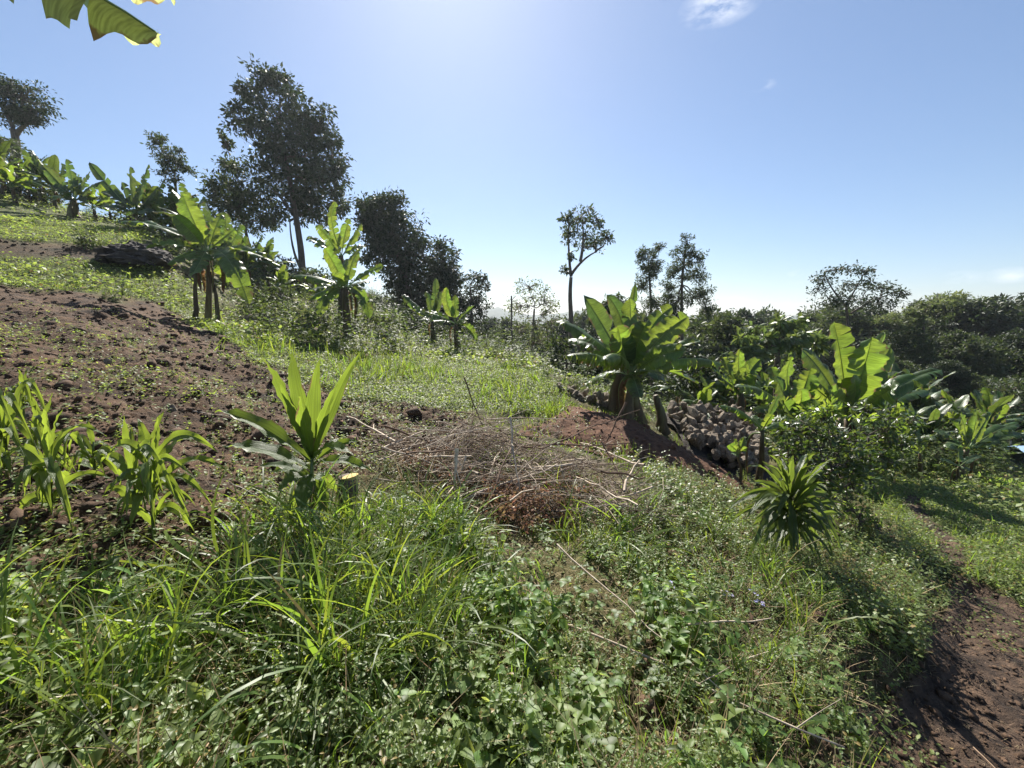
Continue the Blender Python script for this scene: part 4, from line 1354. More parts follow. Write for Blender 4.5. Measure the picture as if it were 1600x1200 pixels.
# ---- bushes
BUSH = [
    ('shrub', 'leafy shrub on the skyline between the left edge banana plants', 60, 21, [(38, 305, 30, 14), (80, 309, 26, 12), (60, 297, 24, 12)], .2, 'tmid', .9),
    ('shrub', 'dense shrub on the skyline behind the banana plant with two long leaning leaves', 230, 21, [(208, 345, 30, 14), (250, 349, 26, 12), (230, 337, 24, 12)], .2, 'tmid', .9),
    ('shrub', 'dense shrub below the narrow wind swept tree', 290, 20, [(268, 372, 30, 14), (310, 376, 26, 12), (290, 364, 24, 12)], .2, 'tmid', .9),
    ('shrub', 'bush in front of the lower olive tree on the ridge', 350, 21, [(328, 405, 30, 14), (370, 409, 26, 12), (350, 397, 24, 12)], .2, 'tmid', .9),
    ('shrub', 'bush right of the bare trunk of the tallest tree', 505, 21, [(483, 440, 30, 14), (525, 444, 26, 12), (505, 432, 24, 12)], .2, 'tmid', .9),
    ('shrub', 'bush on the ridge between the bare trunk and the taller banana plant', 440, 21, [(418, 425, 30, 14), (460, 429, 26, 12), (440, 417, 24, 12)], .2, 'tmid', .9),
  # name, label, u, Y, blobs, leaf, mat, dens
    ('glossy_bush', 'large glossy leaved bush with young yellow tips in front of the biggest banana plants', 1288, 5.0, [(1262, 672, 36, 24), (1310, 690, 44, 26), (1250, 712, 40, 26), (1340, 720, 36, 26), (1290, 738, 54, 26), (1285, 650, 22, 16), (1330, 762, 36, 18), (1245, 750, 30, 20)], .085, 'coffee', 1.0),
    ('glossy_bush', 'second bush behind and right of the large glossy leaved bush', 1365, 6.6, [(1355, 640, 26, 18), (1385, 655, 26, 20), (1400, 690, 30, 24), (1375, 710, 30, 24), (1420, 660, 20, 14)], .1, 'coffee', .9),
    ('shrub', 'dark twiggy shrub growing on the dark bank below the upper grass', 138, 13.2, [(135, 372, 18, 14), (145, 388, 20, 12), (122, 385, 12, 10)], .12, 'tmid', .5),
    ('shrub', 'leafy shrub on the stony slope right of the twin stemmed banana plant', 430, 12.5, [(400, 470, 24, 18), (440, 465, 26, 20), (425, 490, 34, 18)], .13, 'tmid', .7),
    ('shrub', 'pale green shrub between the two left banana plants', 480, 12.2, [(470, 490, 26, 18), (500, 500, 24, 20), (455, 510, 22, 14)], .13, 'tpale', .8),
    ('shrub', 'low shrub at the foot of the widely spread banana plant', 580, 12.5, [(575, 490, 20, 14), (600, 500, 24, 14), (590, 520, 26, 12)], .13, 'tpale', .8),
    ('shrub', 'dark shrub under the big rounded tree', 640, 17, [(620, 500, 30, 20), (655, 505, 34, 20), (690, 520, 26, 20)], .18, 'tdark', .9),
    ('shrub', 'leafy shrub on the crest in front of the small dark tree', 740, 13.5, [(730, 545, 24, 14), (760, 550, 24, 16), (690, 548, 22, 12)], .12, 'tpale', .8),
    ('shrub', 'bright shrub on the crest below the thin pole', 805, 11.5, [(790, 565, 24, 14), (825, 572, 26, 16), (850, 588, 24, 16), (770, 558, 18, 10)], .1, 'weed2', .9),
    ('shrub', 'shrub below the crest left of the big banana clump', 890, 9.5, [(870, 600, 18, 12), (900, 605, 22, 14), (925, 622, 22, 12)], .1, 'tpale', .8),
    ('shrub', 'dark undergrowth bush behind the rocks left of the big banana clump', 930, 12, [(905, 590, 30, 20), (945, 600, 30, 20), (940, 570, 26, 16)], .14, 'tmid', .9),
    ('shrub', 'dark undergrowth bush right of the big banana clump above the rocks', 1085, 11.5, [(1070, 590, 34, 22), (1105, 600, 30, 20), (1075, 560, 26, 16), (1110, 570, 24, 20)], .15, 'tdark', .9),
    ('garden_bush', 'green bush at the far end of the grass track left of the bright little sucker', 1410, 9.2, [(1395, 700, 26, 18), (1420, 722, 26, 14), (1385, 725, 22, 14)], .12, 'weed', .9),
    ('garden_bush', 'bright leafy bush along the far edge of the grass track', 1455, 9, [(1450, 728, 26, 10), (1475, 735, 22, 10), (1425, 738, 24, 8)], .1, 'weed2', .9),
    ('garden_bush', 'leafy bush at the right photo edge below the blue roof', 1570, 8.3, [(1555, 752, 24, 12), (1590, 765, 26, 14), (1620, 775, 26, 14)], .11, 'weed', .9),
    ('garden_bush', 'broad pale bush in the garden above the low sprawling banana plant', 1470, 13, [(1450, 645, 34, 14), (1490, 640, 30, 14), (1520, 655, 26, 12), (1420, 655, 24, 12)], .14, 'tpale', .9),
    ('garden_bush', 'dark bush above the blue roof at the right photo edge', 1585, 14, [(1570, 630, 30, 20), (1610, 640, 34, 26), (1590, 610, 30, 20)], .16, 'tmid', 1.0),
    ('leafy_bush', 'small leafy bush in the shade of the glossy bush beside the grass track', 1345, 4.6, [(1330, 800, 26, 14), (1300, 790, 22, 14), (1365, 815, 16, 9)], .06, 'weed', .7),
]
for k, (nm_, lab, u, Y, blobs, lf_, mt, dn) in enumerate(BUSH):
    cv = sum(b[1] for b in blobs) / len(blobs)
    tree(nm_, lab, u, Y, [(u, cv + 12)], blobs, 'bush', leaf=lf_, trad=.03, mat=mt, dens=dn, seed=50 + k, spread=.28, shell=.2, nleaf=16, droop=.1, twigs=True)
# yellow young tips on the glossy bush
gb = [o for o in bpy.data.objects if o.name == 'glossy_bush'][0]
rr_ = np.random.default_rng(8)
bl = [(P(1268, 645, 4.9), np.array([.14, .14, .10]), 8), (P(1298, 640, 4.9), np.array([.12, .12, .1]), 7), (P(1340, 655, 4.8), np.array([.16, .16, .08]), 6)]
lp, _ = crown_parts(bl, rr_, .075, -.5, spread=.3, nleaf=7)
mk('young_leaves', [lp], 'yellowleaf', gb, tuple(gb.location), smooth=False)

# ---- dracaenas


def rosette(name, label, u, v, Y, root, leaves, kind, group=None, stem_r=.014, cat='plant', r=rng, part='stem', mat=None, fold=.35):
    b = P(u, v, Y)
    b = np.array([b[0], Y, float(H(b[0], Y)[0]) - .02])
    e = thing(name, label, cat, b, group)
    top = P(root[0], root[1], Y)
    mk(part, [tparts(wig(b, top, 5, .004, r), np.linspace(stem_r * 1.2, stem_r * .6, 5), 0, 8)], 'cane', e, b)
    for (tu, tv, dd, w, arch, face, rt) in leaves:
        st = b + (top - b) * rt
        tip = P(tu, tv, Y + dd)
        d = tip - st
        L = np.linalg.norm(d)
        mid = st + d * .5 + np.array([0, 0, arch * L])
        nh = nrm(np.array([0, 0, 1.0]) * (1 - face) + np.array([r.normal(0, .2), -1.0, 0.1]) * face)
        build_leaf(e, b, st, mid, tip, w, nh, kind, fold=fold * r.uniform(.6, 1.4), n=16, r=r, mat=mat)
    return e


rosette('dracaena_plant', 'tall broad leaved plant with upright green leaves at the edge of the dug soil', 488, 845, 2.45, (488, 715), [
    (412, 560, .05, .095, .08, .9, 1), (456, 548, .1, .10, .02, .95, 1), (499, 563, .05, .09, .0, .95, 1), (562, 552, .12, .085, -.02, .8, 1), (470, 620, -.2, .11, .03, .9, .98),
    (338, 642, .05, .12, .12, .25, .95), (350, 697, -.05, .115, .16, .25, .85), (583, 738, .1, .09, .3, .3, .9), (553, 712, -.3, .085, .3, .3, .95), (437, 765, -.15, .10, .35, .5, .75),
    (470, 800, -.22, .12, .22, .95, .8), (512, 800, -.18, .11, .25, .9, .7), (452, 812, .1, .10, .3, .8, .55), (530, 770, .25, .09, .35, .6, .7), (508, 640, .25, .1, .02, .9, 1), (485, 610, .2, .1, .0, .9, 1), (545, 690, .3, .08, .2, .4, .95), (528, 600, -.1, .07, .04, .8, .95), (438, 600, -.15, .075, .06, .8, .95), (425, 740, .2, .07, .3, .5, .7), (560, 690, -.1, .06, .25, .5, .9), (400, 730, .1, .07, .25, .3, .75)],
    'drac', stem_r=.017)
rl = np.random.default_rng(31)
LV = []
for k in range(48):
    a = rl.uniform(-1.9, 1.9)
    R = 72 * rl.uniform(.5, 1.15)
    LV.append((1234 + R * 1.15 * math.sin(a) + rl.normal(0, 8), 768 - R * .8 * math.cos(a) + (24 if abs(a) > 1.1 else 0) + rl.normal(0, 9), rl.uniform(-.5, .4), rl.uniform(.045, .068),
               rl.uniform(.05, .2) + .25 * abs(math.sin(a)), rl.uniform(.0, .7), .97 - .5 * rl.uniform(0, 1) * abs(a) / 1.9))
for k in range(80):
    LV.append((1234 + rl.uniform(-72, 92), rl.uniform(800, 890), rl.uniform(-.5, .3), rl.uniform(.035, .055), rl.uniform(.3, .6), rl.uniform(.2, .8), rl.uniform(.4, .95)))
rosette('dracaena_plant', 'dense dark plant of many narrow drooping leaves in front of the glossy bush', 1240, 880, 3.5, (1232, 770), LV, 'drac', stem_r=.02, mat='dracdark')

# ---- maize
MZ = [  # base u, v, Y, top u, v, height factor, label
    (235, 805, 2.15, 238, 722, 1.0, 'largest young maize plant beside the broad leaved plant', [(165, 690, 0, .05, .35), (335, 680, 0, .05, .35), (362, 715, .1, .045, .45), (205, 800, -.2, .05, .45), (285, 760, -.2, .045, .45), (215, 655, .1, .05, .1), (262, 640, .1, .045, .1), (300, 660, .2, .05, .3), (180, 735, -.2, .05, .5), (330, 765, .05, .04, .5), (228, 740, -.25, .055, .4), (250, 652, -.1, .04, .05), (300, 720, -.3, .045, .4)]),
    (212, 800, 2.25, 209, 730, 1.0, 'slightly smaller maize plant touching the left side of the largest one', [(150, 705, .1, .045, .4), (190, 650, .1, .045, .1), (255, 690, .1, .045, .3), (178, 780, -.1, .045, .45), (232, 770, -.2, .04, .4), (200, 665, .2, .04, .05)]),
    (75, 790, 2.2, 79, 715, 1.0, 'young maize plant with long bowed leaf second from the left edge', [(15, 690, 0, .05, .35), (140, 640, .1, .05, .3), (170, 655, .1, .045, .4), (110, 805, -.3, .045, .45), (20, 760, -.1, .045, .45), (60, 635, .1, .045, .1), (95, 640, .2, .045, .1), (135, 745, .1, .04, .45), (25, 800, -.15, .05, .5), (90, 720, -.3, .05, .4), (178, 725, .1, .045, .35)]),
    (60, 745, 2.6, 62, 690, 1.0, 'pale maize plant behind the one with the long bowed leaf', [(10, 645, .1, .045, .35), (120, 665, .1, .045, .35), (45, 620, .1, .04, .1), (85, 615, .1, .04, .1), (20, 705, 0, .04, .5), (105, 710, 0, .04, .5)]),
    (5, 730, 2.5, 8, 665, 1.0, 'maize plant at the left photo edge', [(-40, 640, .1, .05, .35), (65, 640, .1, .05, .4), (45, 590, .1, .045, .2), (-10, 590, .1, .045, .1), (35, 690, -.1, .045, .45), (60, 610, .3, .04, .3), (-30, 690, -.1, .045, .4)]),
    (35, 660, 3.2, 35, 610, 1.0, 'small maize seedling behind the plant at the left photo edge', [(5, 600, .1, .035, .35), (65, 598, .1, .035, .35), (30, 578, .1, .03, .1), (48, 575, .1, .03, .1), (62, 625, 0, .03, .5)]),
    (145, 740, 2.6, 146, 690, 1.0, 'small maize seedling between the two biggest maize plants', [(110, 690, .1, .035, .4), (178, 680, .1, .035, .4), (140, 655, .1, .03, .1), (165, 725, 0, .03, .5), (120, 725, 0, .03, .5)]),
]
for (u, v, Y, tu, tv, f, lab, lvs) in MZ:
    rosette('maize_plant', lab, u, v, Y, (tu, tv), [(a + random.uniform(-6, 6), b + (26 if ar > .2 else 0), c + random.uniform(-.15, .12), w * random.uniform(1.05, 1.5), ar * 1.5 + (.12 if ar > .2 else 0), random.uniform(.15, .6), random.uniform(.2, .8) if b > 690 else random.uniform(.6, 1)) for (a, b, c, w, ar) in
             lvs + [(u + random.uniform(-70, 70) * 2.2 / Y, v - random.uniform(0, 60) * 2.2 / Y, random.uniform(-.3, .1), .04, .55) for _ in range(9)]], 'maize', 'young maize plants in the dug soil', .008, 'maize')

# ---- heap of rocks
def rock_mesh(seed, k):
    r = np.random.default_rng(seed)
    import bmesh
    bm = bmesh.new()
    bmesh.ops.create_icosphere(bm, subdivisions=2, radius=1)
    pl = [(nrm(r.normal(0, 1, 3)), r.uniform(.42, .8)) for _ in range(11)]
    for v in bm.verts:
        p = np.array(v.co)
        for nn, d in pl:
            q = p @ nn
            if q > d:
                p = p - nn * (q - d) * .97
        v.co = Vector(p * np.array([1, .82, .68]) + r.normal(0, .035, 3))
    me = bpy.data.meshes.new('rock')
    bm.to_mesh(me)
    bm.free()
    me.materials.append(M['rock'])
    return me


rocks = [rock_mesh(200 + k, k) for k in range(7)]
rr_ = np.random.default_rng(9)


def put_rock(p, s, lab, grp):
    o = bpy.data.objects.new('rock', rocks[int(rr_.integers(0, 7))])
    SC.collection.objects.link(o)
    o.location = tuple(p)
    o.rotation_euler = tuple(rr_.uniform(0, 6.28, 3))
    o.scale = (s * rr_.uniform(.8, 1.3), s * rr_.uniform(.8, 1.2), s * rr_.uniform(.8, 1.1))
    tag(o, lab, 'rock', grp)


G1 = 'rocks of the heap right of the big banana clump'
A1, A2, A3, A4 = P(1040, 632, 8.8), P(1170, 640, 8.4), P(1205, 745, 6.6), P(1080, 690, 7.2)
for k in range(270):
    s, t = rr_.uniform(0, 1), rr_.uniform(0, 1)
    top = A1 + (A2 - A1) * s
    bot = A4 + (A3 - A4) * s
    p = bot + (top - bot) * t
    p = p + rr_.normal(0, .05, 3)
    put_rock(p, .05 + .15 * rr_.uniform() ** 2, 'grey angular rock in the heap right of the big banana clump', G1)
core = []
for s in np.linspace(-.05, 1.05, 12):
    for t in np.linspace(-.25, 1.6, 12):
        top = A1 + (A2 - A1) * s
        bot = A4 + (A3 - A4) * s
        p = bot + (top - bot) * min(t, 1.0)
        if t > 1:
            p = p + np.array([0, (t - 1) * 2.5, -(t - 1) * 3.0])
        core.append(p + np.array([0, .12, -.14]) + rr_.normal(0, .04, 3))
i = np.arange(11)[:, None] * 12
j = np.arange(11)[None]
tag(mk('rubble', [(np.array(core), np.stack([i + j, i + j + 1, i + 12 + j + 1, i + 12 + j], -1).reshape(-1, 4), 0)], 'outcrop'), 'small dark rubble packed between the rocks of the heap', 'rubble', None, 'stuff')
G2 = 'rocks of the low row left of the big banana clump'
for k in range(75):
    t = rr_.uniform(0, 1)
    u = 872 + 115 * t
    Y = 8.6 - .8 * t + rr_.uniform(-.3, .3)
    v = 608 + 32 * t + rr_.uniform(-8, 12)
    p = P(u, v, Y)
    p[2] = min(p[2], float(H(p[0], p[1])[0]) + .4)
    put_rock(p, rr_.uniform(.07, .15), 'grey rock in the low row left of the big banana clump', G2)
for k in range(26):
    u, Y = rr_.uniform(380, 620), rr_.uniform(11.3, 13)
    p = gp(u, Y)
    put_rock(p + [0, 0, .05], rr_.uniform(.1, .28), 'dark rock on the stony slope between the left banana plants', 'rocks on the stony slope')
# field stones
for k in range(22):
    u, Y = rr_.uniform(-50, 700), rr_.uniform(2.6, 7)
    p = gp(u, Y)
    if zone(p[:1], p[1:2])[0] == Z_SOIL:
        put_rock(p, rr_.uniform(.025, .07), 'small stone lying on the dug soil', 'stones on the dug soil')

# dark outcrop on the bank
oc = gp(212, 13)
r = np.random.default_rng(4)
th, fi = np.meshgrid(np.linspace(0, 2 * np.pi, 49)[:-1], np.linspace(-.3, np.pi / 2, 20))
dx, dy, dz = np.cos(fi) * np.cos(th), np.cos(fi) * np.sin(th), np.sin(fi)
k = 1 + .5 * fbm(dx * 2.2 + 9, dy * 2.2 + dz * 3, 5, 7) + .5 * fbm(dx * 7, dz * 9 + dy * 5, 4, 8)
V = np.stack([oc[0] + dx * .95 * k, oc[1] + dy * .8 * k, oc[2] + dz * .5 * k - .06], -1).reshape(-1, 3)
i = np.arange(19)[:, None] * 48
j = np.arange(48)[None]
tag(mk('rock_outcrop', [(V, np.stack([i + j, i + (j + 1) % 48, i + 48 + (j + 1) % 48, i + 48 + j], -1).reshape(-1, 4), 0)], 'outcrop', None, tuple(oc), smooth=False), 'large dark rock outcrop on the bank left of the twin stemmed banana plant', 'rock')

# ---- red earth mound
Pa, Pb = gp(872, 6.6), gp(1150, 5.6)
ax = (Pb - Pa)[:2]
La = np.linalg.norm(ax)
ax = ax / La
pe = np.array([-ax[1], ax[0]])
s_, w_ = np.linspace(-.35, La + .45, 90), np.linspace(-1.15, 1.15, 60)
S_, W_ = np.meshgrid(s_, w_)
Xm, Ym = Pa[0] + ax[0] * S_ + pe[0] * W_, Pa[1] + ax[1] * S_ + pe[1] * W_
hm = np.interp(s_, [-.35, .1, .6, La * .6, La, La + .45], [-.2, .10, .19, .24, .17, -.2])[None] * (np.cos(np.clip(np.abs(W_), 0, 1) * np.pi) * .5 + .5) ** .8
hm = hm + .12 * fbm(S_ * 3, W_ * 3, 4, 3) + .09 * np.abs(fbm(S_ * 16, W_ * 16, 2, 4)) - .05 * (np.abs(W_) > .9) - .06 * ((S_ < -.3) | (S_ > La + .4))
Zm = H0(Xm, Ym) + .03 + hm
i = np.arange(59)[:, None] * 90
j = np.arange(89)[None]
tag(mk('earth_mound', [(np.stack([Xm, Ym, Zm], -1).reshape(-1, 3), np.stack([i + j, i + j + 1, i + 90 + j + 1, i + 90 + j], -1).reshape(-1, 4), 0)], 'mound', None, tuple(Pa)), 'long mound of loose red earth sloping down in front of the rocks', 'earth mound')

# ---- brush pile
r = np.random.default_rng(12)
tw = []
cx = gp(790, 3.9)
heaps = [(0, .15, .5, .42, .36), (-.85, .05, .45, .35, .2), (.75, .2, .45, .4, .26), (.15, -.45, .45, .3, .22), (.95, -.4, .35, .35, .14), (-.5, -.35, .4, .3, .16), (-.1, .55, .5, .3, .2), (-.35, .45, .3, .3, .16)]
for k in range(1000):
    hx, hy, sx_, sy_, hh_ = heaps[int(r.integers(0, len(heaps)))]
    c = np.array([cx[0] + hx + r.normal(0, sx_ * .6), cx[1] + hy + r.normal(0, sy_ * .6), 0])
    hg = sum(h5 * math.exp(-((c[0] - cx[0] - h1) / h3) ** 2 - ((c[1] - cx[1] - h2) / h4) ** 2) for h1, h2, h3, h4, h5 in heaps)
    c[2] = float(H0(c[0], c[1])[0]) + .04 + r.uniform(0, 1) ** .7 * hg
    big = r.uniform() < .25
    L = r.uniform(.3, .65) if big else r.uniform(.08, .3)
    a = r.normal(0, .9)
    d = nrm(np.array([math.cos(a), math.sin(a), r.normal(0, .35)]))
    rd = r.uniform(.004, .007) if big else r.uniform(.002, .004)
    n = 7
    w = wig(c - d * L, c + d * L, n, .022 if big else .018, r)
    w[:, 2] -= .10 * L * np.linspace(-1, 1, n) ** 2
    tw.append(tparts(w, np.linspace(rd, rd * .4, n), int(r.uniform() < .35), 4))
    if big:
        for q in range(2):
            b_ = w[int(r.integers(2, 6))]
            tw.append(tparts(wig(b_, b_ + nrm(d + r.normal(0, .6, 3)) * r.uniform(.1, .25), 4, .012, r), np.linspace(rd * .5, .0012, 4), 0, 4))
tag(mk('dry_twigs', tw, ['twig', 'darktwig']), 'tangled heap of thin dry twigs in the middle of the slope', 'twigs', None, 'stuff')
lp = []
for k in range(150):
    c = np.array([cx[0] + [-.1, .3, -.6, .55, .05][k % 5] + r.normal(0, .16), cx[1] + [-.5, -.6, -.3, -.2, -.75][k % 5] + r.normal(0, .13), 0])
    c[2] = float(H0(c[0], c[1])[0]) + .03 + r.uniform(0, .2)
    lp.append((c, np.array([.09, .09, .07]), 3))
q, _ = crown_parts(lp, r, .035, .6, spread=.5, nleaf=9, aspect=.5)
tag(mk('withered_leaves', [q], 'deadbush', smooth=False), 'withered reddish brown leaves hanging in the brush heap', 'dead leaves', None, 'stuff')
BR = [  # individual branches: pixel ends, depths, radius, material, label
    ((797, 652), (812, 768), 3.9, 3.3, .011, 'twig', 'straight pale stick standing out on the front of the brush heap'),
    ((725, 590), (755, 668), 4.2, 4.1, .008, 'darktwig', 'thin dark stick leaning out of the top of the brush heap'),
    ((714, 700), (708, 768), 3.3, 3.2, .017, 'twig', 'short thick stub standing upright in the left part of the brush heap'),
    ((728, 712), (718, 742), 3.4, 3.3, .010, 'twig', 'short bare pale stub right of the thick one in the brush heap'),
    ((978, 628), (948, 690), 4.9, 4.7, .014, 'darktwig', 'dark forked stick rising beside the red earth mound'),
    ((635, 670), (790, 668), 4.0, 4.2, .006, 'twig', 'long horizontal stick across the top of the brush heap'),
    ((585, 748), (740, 752), 3.2, 3.3, .007, 'twig', 'pale branch lying out of the left side of the brush heap'),
    ((660, 700), (800, 655), 3.6, 4.2, .006, 'twig', 'rising twig across the left upper brush heap'),
    ((760, 655), (900, 655), 4.4, 4.3, .007, 'twig', 'pale horizontal branch along the back of the brush heap'),
    ((850, 700), (1000, 640), 3.8, 4.6, .007, 'darktwig', 'long brown branch slanting right over the brush heap'),
    ((940, 690), (990, 790), 4.0, 3.4, .008, 'darktwig', 'dark branch hanging over the right side of the brush heap'),
    ((820, 945), (1320, 1168), 2.0, 1.35, .0075, 'twig', 'longest thin branch lying across the weeds towards the lower right corner'),
    ((870, 850), (1140, 1090), 2.4, 1.55, .005, 'twig', 'thin brown branch lying above the longest one in the weeds'),
    ((1075, 976), (1205, 966), 1.9, 2.05, .006, 'twig', 'short curved stick lying on the pale weeds right of centre'),
    ((880, 960), (1130, 1120), 2.0, 1.5, .004, 'darktwig', 'thin dark twig next to the longest branch'),
    ((1095, 1100), (1150, 1195), 1.6, 1.35, .006, 'darktwig', 'brown stick pointing down at the bottom edge'),
    ((1125, 1035), (1205, 1018), 1.8, 1.9, .004, 'twig', 'short pale twig below the curved stick'),
    ((295, 592), (360, 580), 4.2, 4.3, .009, 'twig', 'pale root lying on the dug soil'),
    ((1540, 1080), (1600, 1165), 1.9, 1.7, .004, 'straw', 'dry curled root lying on the path'),
]
for (a, b, Ya, Yb, rad, mt, lab) in BR:
    p, q = P(a[0], a[1], Ya), P(b[0], b[1], Yb)
    if lab.startswith(('pale root', 'dry curled')):
        for z_ in (p, q):
            z_[2] = float(H(z_[0], z_[1])[0]) + .015
    n = 9
    w = wig(p, q, n, np.linalg.norm(q - p) * .008, r)
    pr_ = [tparts(w, np.linspace(rad, rad * .45, n), 0, 7)]
    if rad > .0065:
        for s in range(3):
            k = int(r.integers(2, n - 1))
            o = nrm(q - p) * .6 + r.normal(0, .5, 3)
            pr_.append(tparts(wig(w[k], w[k] + nrm(o) * r.uniform(.08, .25), 4, .006, r), np.linspace(rad * .4, rad * .12, 4), 0, 5))
    tag(mk('branch', pr_, mt, None, tuple(p)), lab, 'branch')

for k in range(34):
    hx, hy, sx_, sy_, hh_ = heaps[k % len(heaps)]
    c = np.array([cx[0] + hx + r.normal(0, sx_ * .5), cx[1] + hy + r.normal(0, sy_ * .5), 0])
    c[2] = float(H0(c[0], c[1])[0]) + .10 + r.uniform(0, .26)
    L = r.uniform(.2, .55)
    a = r.uniform(0, 3.14)
    d = nrm(np.array([math.cos(a), math.sin(a), r.normal(0, .25)]))
    rd = r.uniform(.006, .013)
    w = wig(c - d * L, c + d * L, 8, .012, r)
    pr_ = [tparts(w, np.linspace(rd, rd * .5, 8), 0, 7)]
    for q in range(2):
        b_ = w[int(r.integers(3, 7))]
        pr_.append(tparts(wig(b_, b_ + nrm(d + r.normal(0, .5, 3)) * r.uniform(.1, .25), 4, .008, r), np.linspace(rd * .5, rd * .2, 4), 0, 5))
    tag(mk('stick', pr_, 'twig' if k % 3 else 'darktwig', None, tuple(c)), 'dry forked stick lying loose among the twigs of the brush heap', 'stick', 'dry sticks in the brush heap')

# cut stump beside the broad leaved plant
sb = gp(545, 2.75)
stp = P(545, 745, 2.75)
e = thing('tree_stump', 'short cut stump with pale yellow top right of the tall broad leaved plant', 'stump', sb)
ang = np.linspace(0, 2 * np.pi, 25)[:-1]
mk('stump_bark', [tparts(wig(sb - [0, 0, .05], stp, 5, .004), [.085, .075, .068, .066, .066], 0, 14)], 'bark', e, sb)
V = np.array([[stp[0] + .064 * math.cos(a), stp[1] + .064 * math.sin(a), stp[2] + .006 + .012 * math.cos(a + .5)] for a in ang] + [[stp[0], stp[1], stp[2] + .012]] +
             [[stp[0] + .064 * math.cos(a), stp[1] + .064 * math.sin(a), stp[2] - .03] for a in ang])
mk('cut_face', [(V, np.array([[k, (k + 1) % 24, 24] for k in range(24)]), 0), (V, np.array([[k, k + 25, 25 + (k + 1) % 24, (k + 1) % 24] for k in range(24)]), 0)], 'wood', e, sb, smooth=False)

# ---- small house with blue roof at the right edge
hb = P(1690, 700, 13)
hb[2] = P(1600, 697, 13)[2] - 1.95
e = thing('house', 'small pale house with blue corrugated roof at the right photo edge beyond the garden', 'house', hb)


def box(c, s):
    x, y, z = s
    V = np.array([[a * x / 2, b * y / 2, d * z / 2] for a in (-1, 1) for b in (-1, 1) for d in (-1, 1)]) + np.array(c)
    return (V, np.array([[0, 1, 3, 2], [4, 6, 7, 5], [0, 4, 5, 1], [2, 3, 7, 6], [0, 2, 6, 4], [1, 5, 7, 3]]), 0)


mk('wall', [box(hb + [0, 0, 0], (3.8, 3.2, 2.3))], 'wall', e, hb, smooth=False)
xs = np.linspace(-2.2, 2.2, 133)
rows = []
for (yy, zz) in ((-1.9, 1.1), (0, 1.95), (1.9, 1.1)):
    rows.append(np.stack([hb[0] + xs, np.full(133, hb[1] + yy), hb[2] + zz + .018 * np.sin(np.arange(133) * 1.571)], -1))
V = np.vstack(rows)
j = np.arange(132)
mk('roof', [(V, np.vstack([np.stack([j + a, j + 1 + a, j + 134 + a, j + 133 + a], -1) for a in (0, 133)]), 0)], 'roof', e, hb)
wf = mk('window', [box(hb + [-.9, -1.61, .4], (.7, .05, .6))], 'wall', e, hb, smooth=False)
mk('pane', [box(hb + [-.9, -1.645, .4], (.58, .03, .48))], 'dark', wf, (0, 0, 0), smooth=False).location = (0, 0, 0)
wf.data.update()
mk('door', [box(hb + [.7, -1.62, -.1], (.75, .05, 1.4))], 'roof', e, hb, smooth=False)

# ------------------------------------------------------------------ ground cover
r = np.random.default_rng(77)
T_near = [weed_t(r, r.uniform(.12, .26), int(r.integers(4, 7)), r.uniform(.045, .075), r.uniform(.028, .046)) for _ in range(9)]
T_small = [weed_t(r, r.uniform(.10, .22), 5, r.uniform(.018, .028), r.uniform(.010, .016), True, 3) for _ in range(8)]
T_big = [weed_t(r, r.uniform(.1, .18), 3, r.uniform(.07, .10), r.uniform(.05, .075)) for _ in range(4)]
T_smallf = [weed_t(r, r.uniform(.14, .24), 5, r.uniform(.028, .04), r.uniform(.016, .024), False, 2) for _ in range(6)]
T_cov = [cover_t(r, 8, .022, .016, .05, .035, True) for _ in range(6)]
T_covf = [cover_t(r, 14, .036, .024, .12, .05) for _ in range(6)]
T_clov = [clover_t(r) for _ in range(4)]
T_gr = [tuft_t(r, 9, r.uniform(.14, .26), .005) for _ in range(6)]
T_grf = [tuft_t(r, 8, r.uniform(.16, .26), .011, 4, .05) for _ in range(5)]
T_tall = [tuft_t(r, 14, r.uniform(.38, .6), .010, 8, .03, (.7, 1.45), (.8, 2.4)) for _ in range(7)]
T_stalk = [tuft_t(r, 4, r.uniform(.2, .4), .0035, 4, .03, (.2, 1.4), (0, .8)) for _ in range(6)]
T_wide = [tuft_t(r, 5, r.uniform(.5, .8), .017, 9, .02, (.6, 1.3), (1.0, 2.6)) for _ in range(5)]
T_straw = [tuft_t(r, 6, r.uniform(.08, .2), .004, 4, .05, (-.1, .5), (0, .6)) for _ in range(5)]


def clump(p, f=1.6, seed=91):
    return np.clip(.45 + 1.5 * (fbm(p[:, 0] * f, p[:, 1] * f, 3, seed) + .42), .35, 1.8)


def yaws(n):
    return r.uniform(0, 6.283, n)


def dn(f, lo=.0, seed=0, th=0.0):
    """patchy density"""
    return lambda x, y: np.clip((fbm(x * f, y * f, 3, seed) + .5 - th) * 2.2, lo, 1)


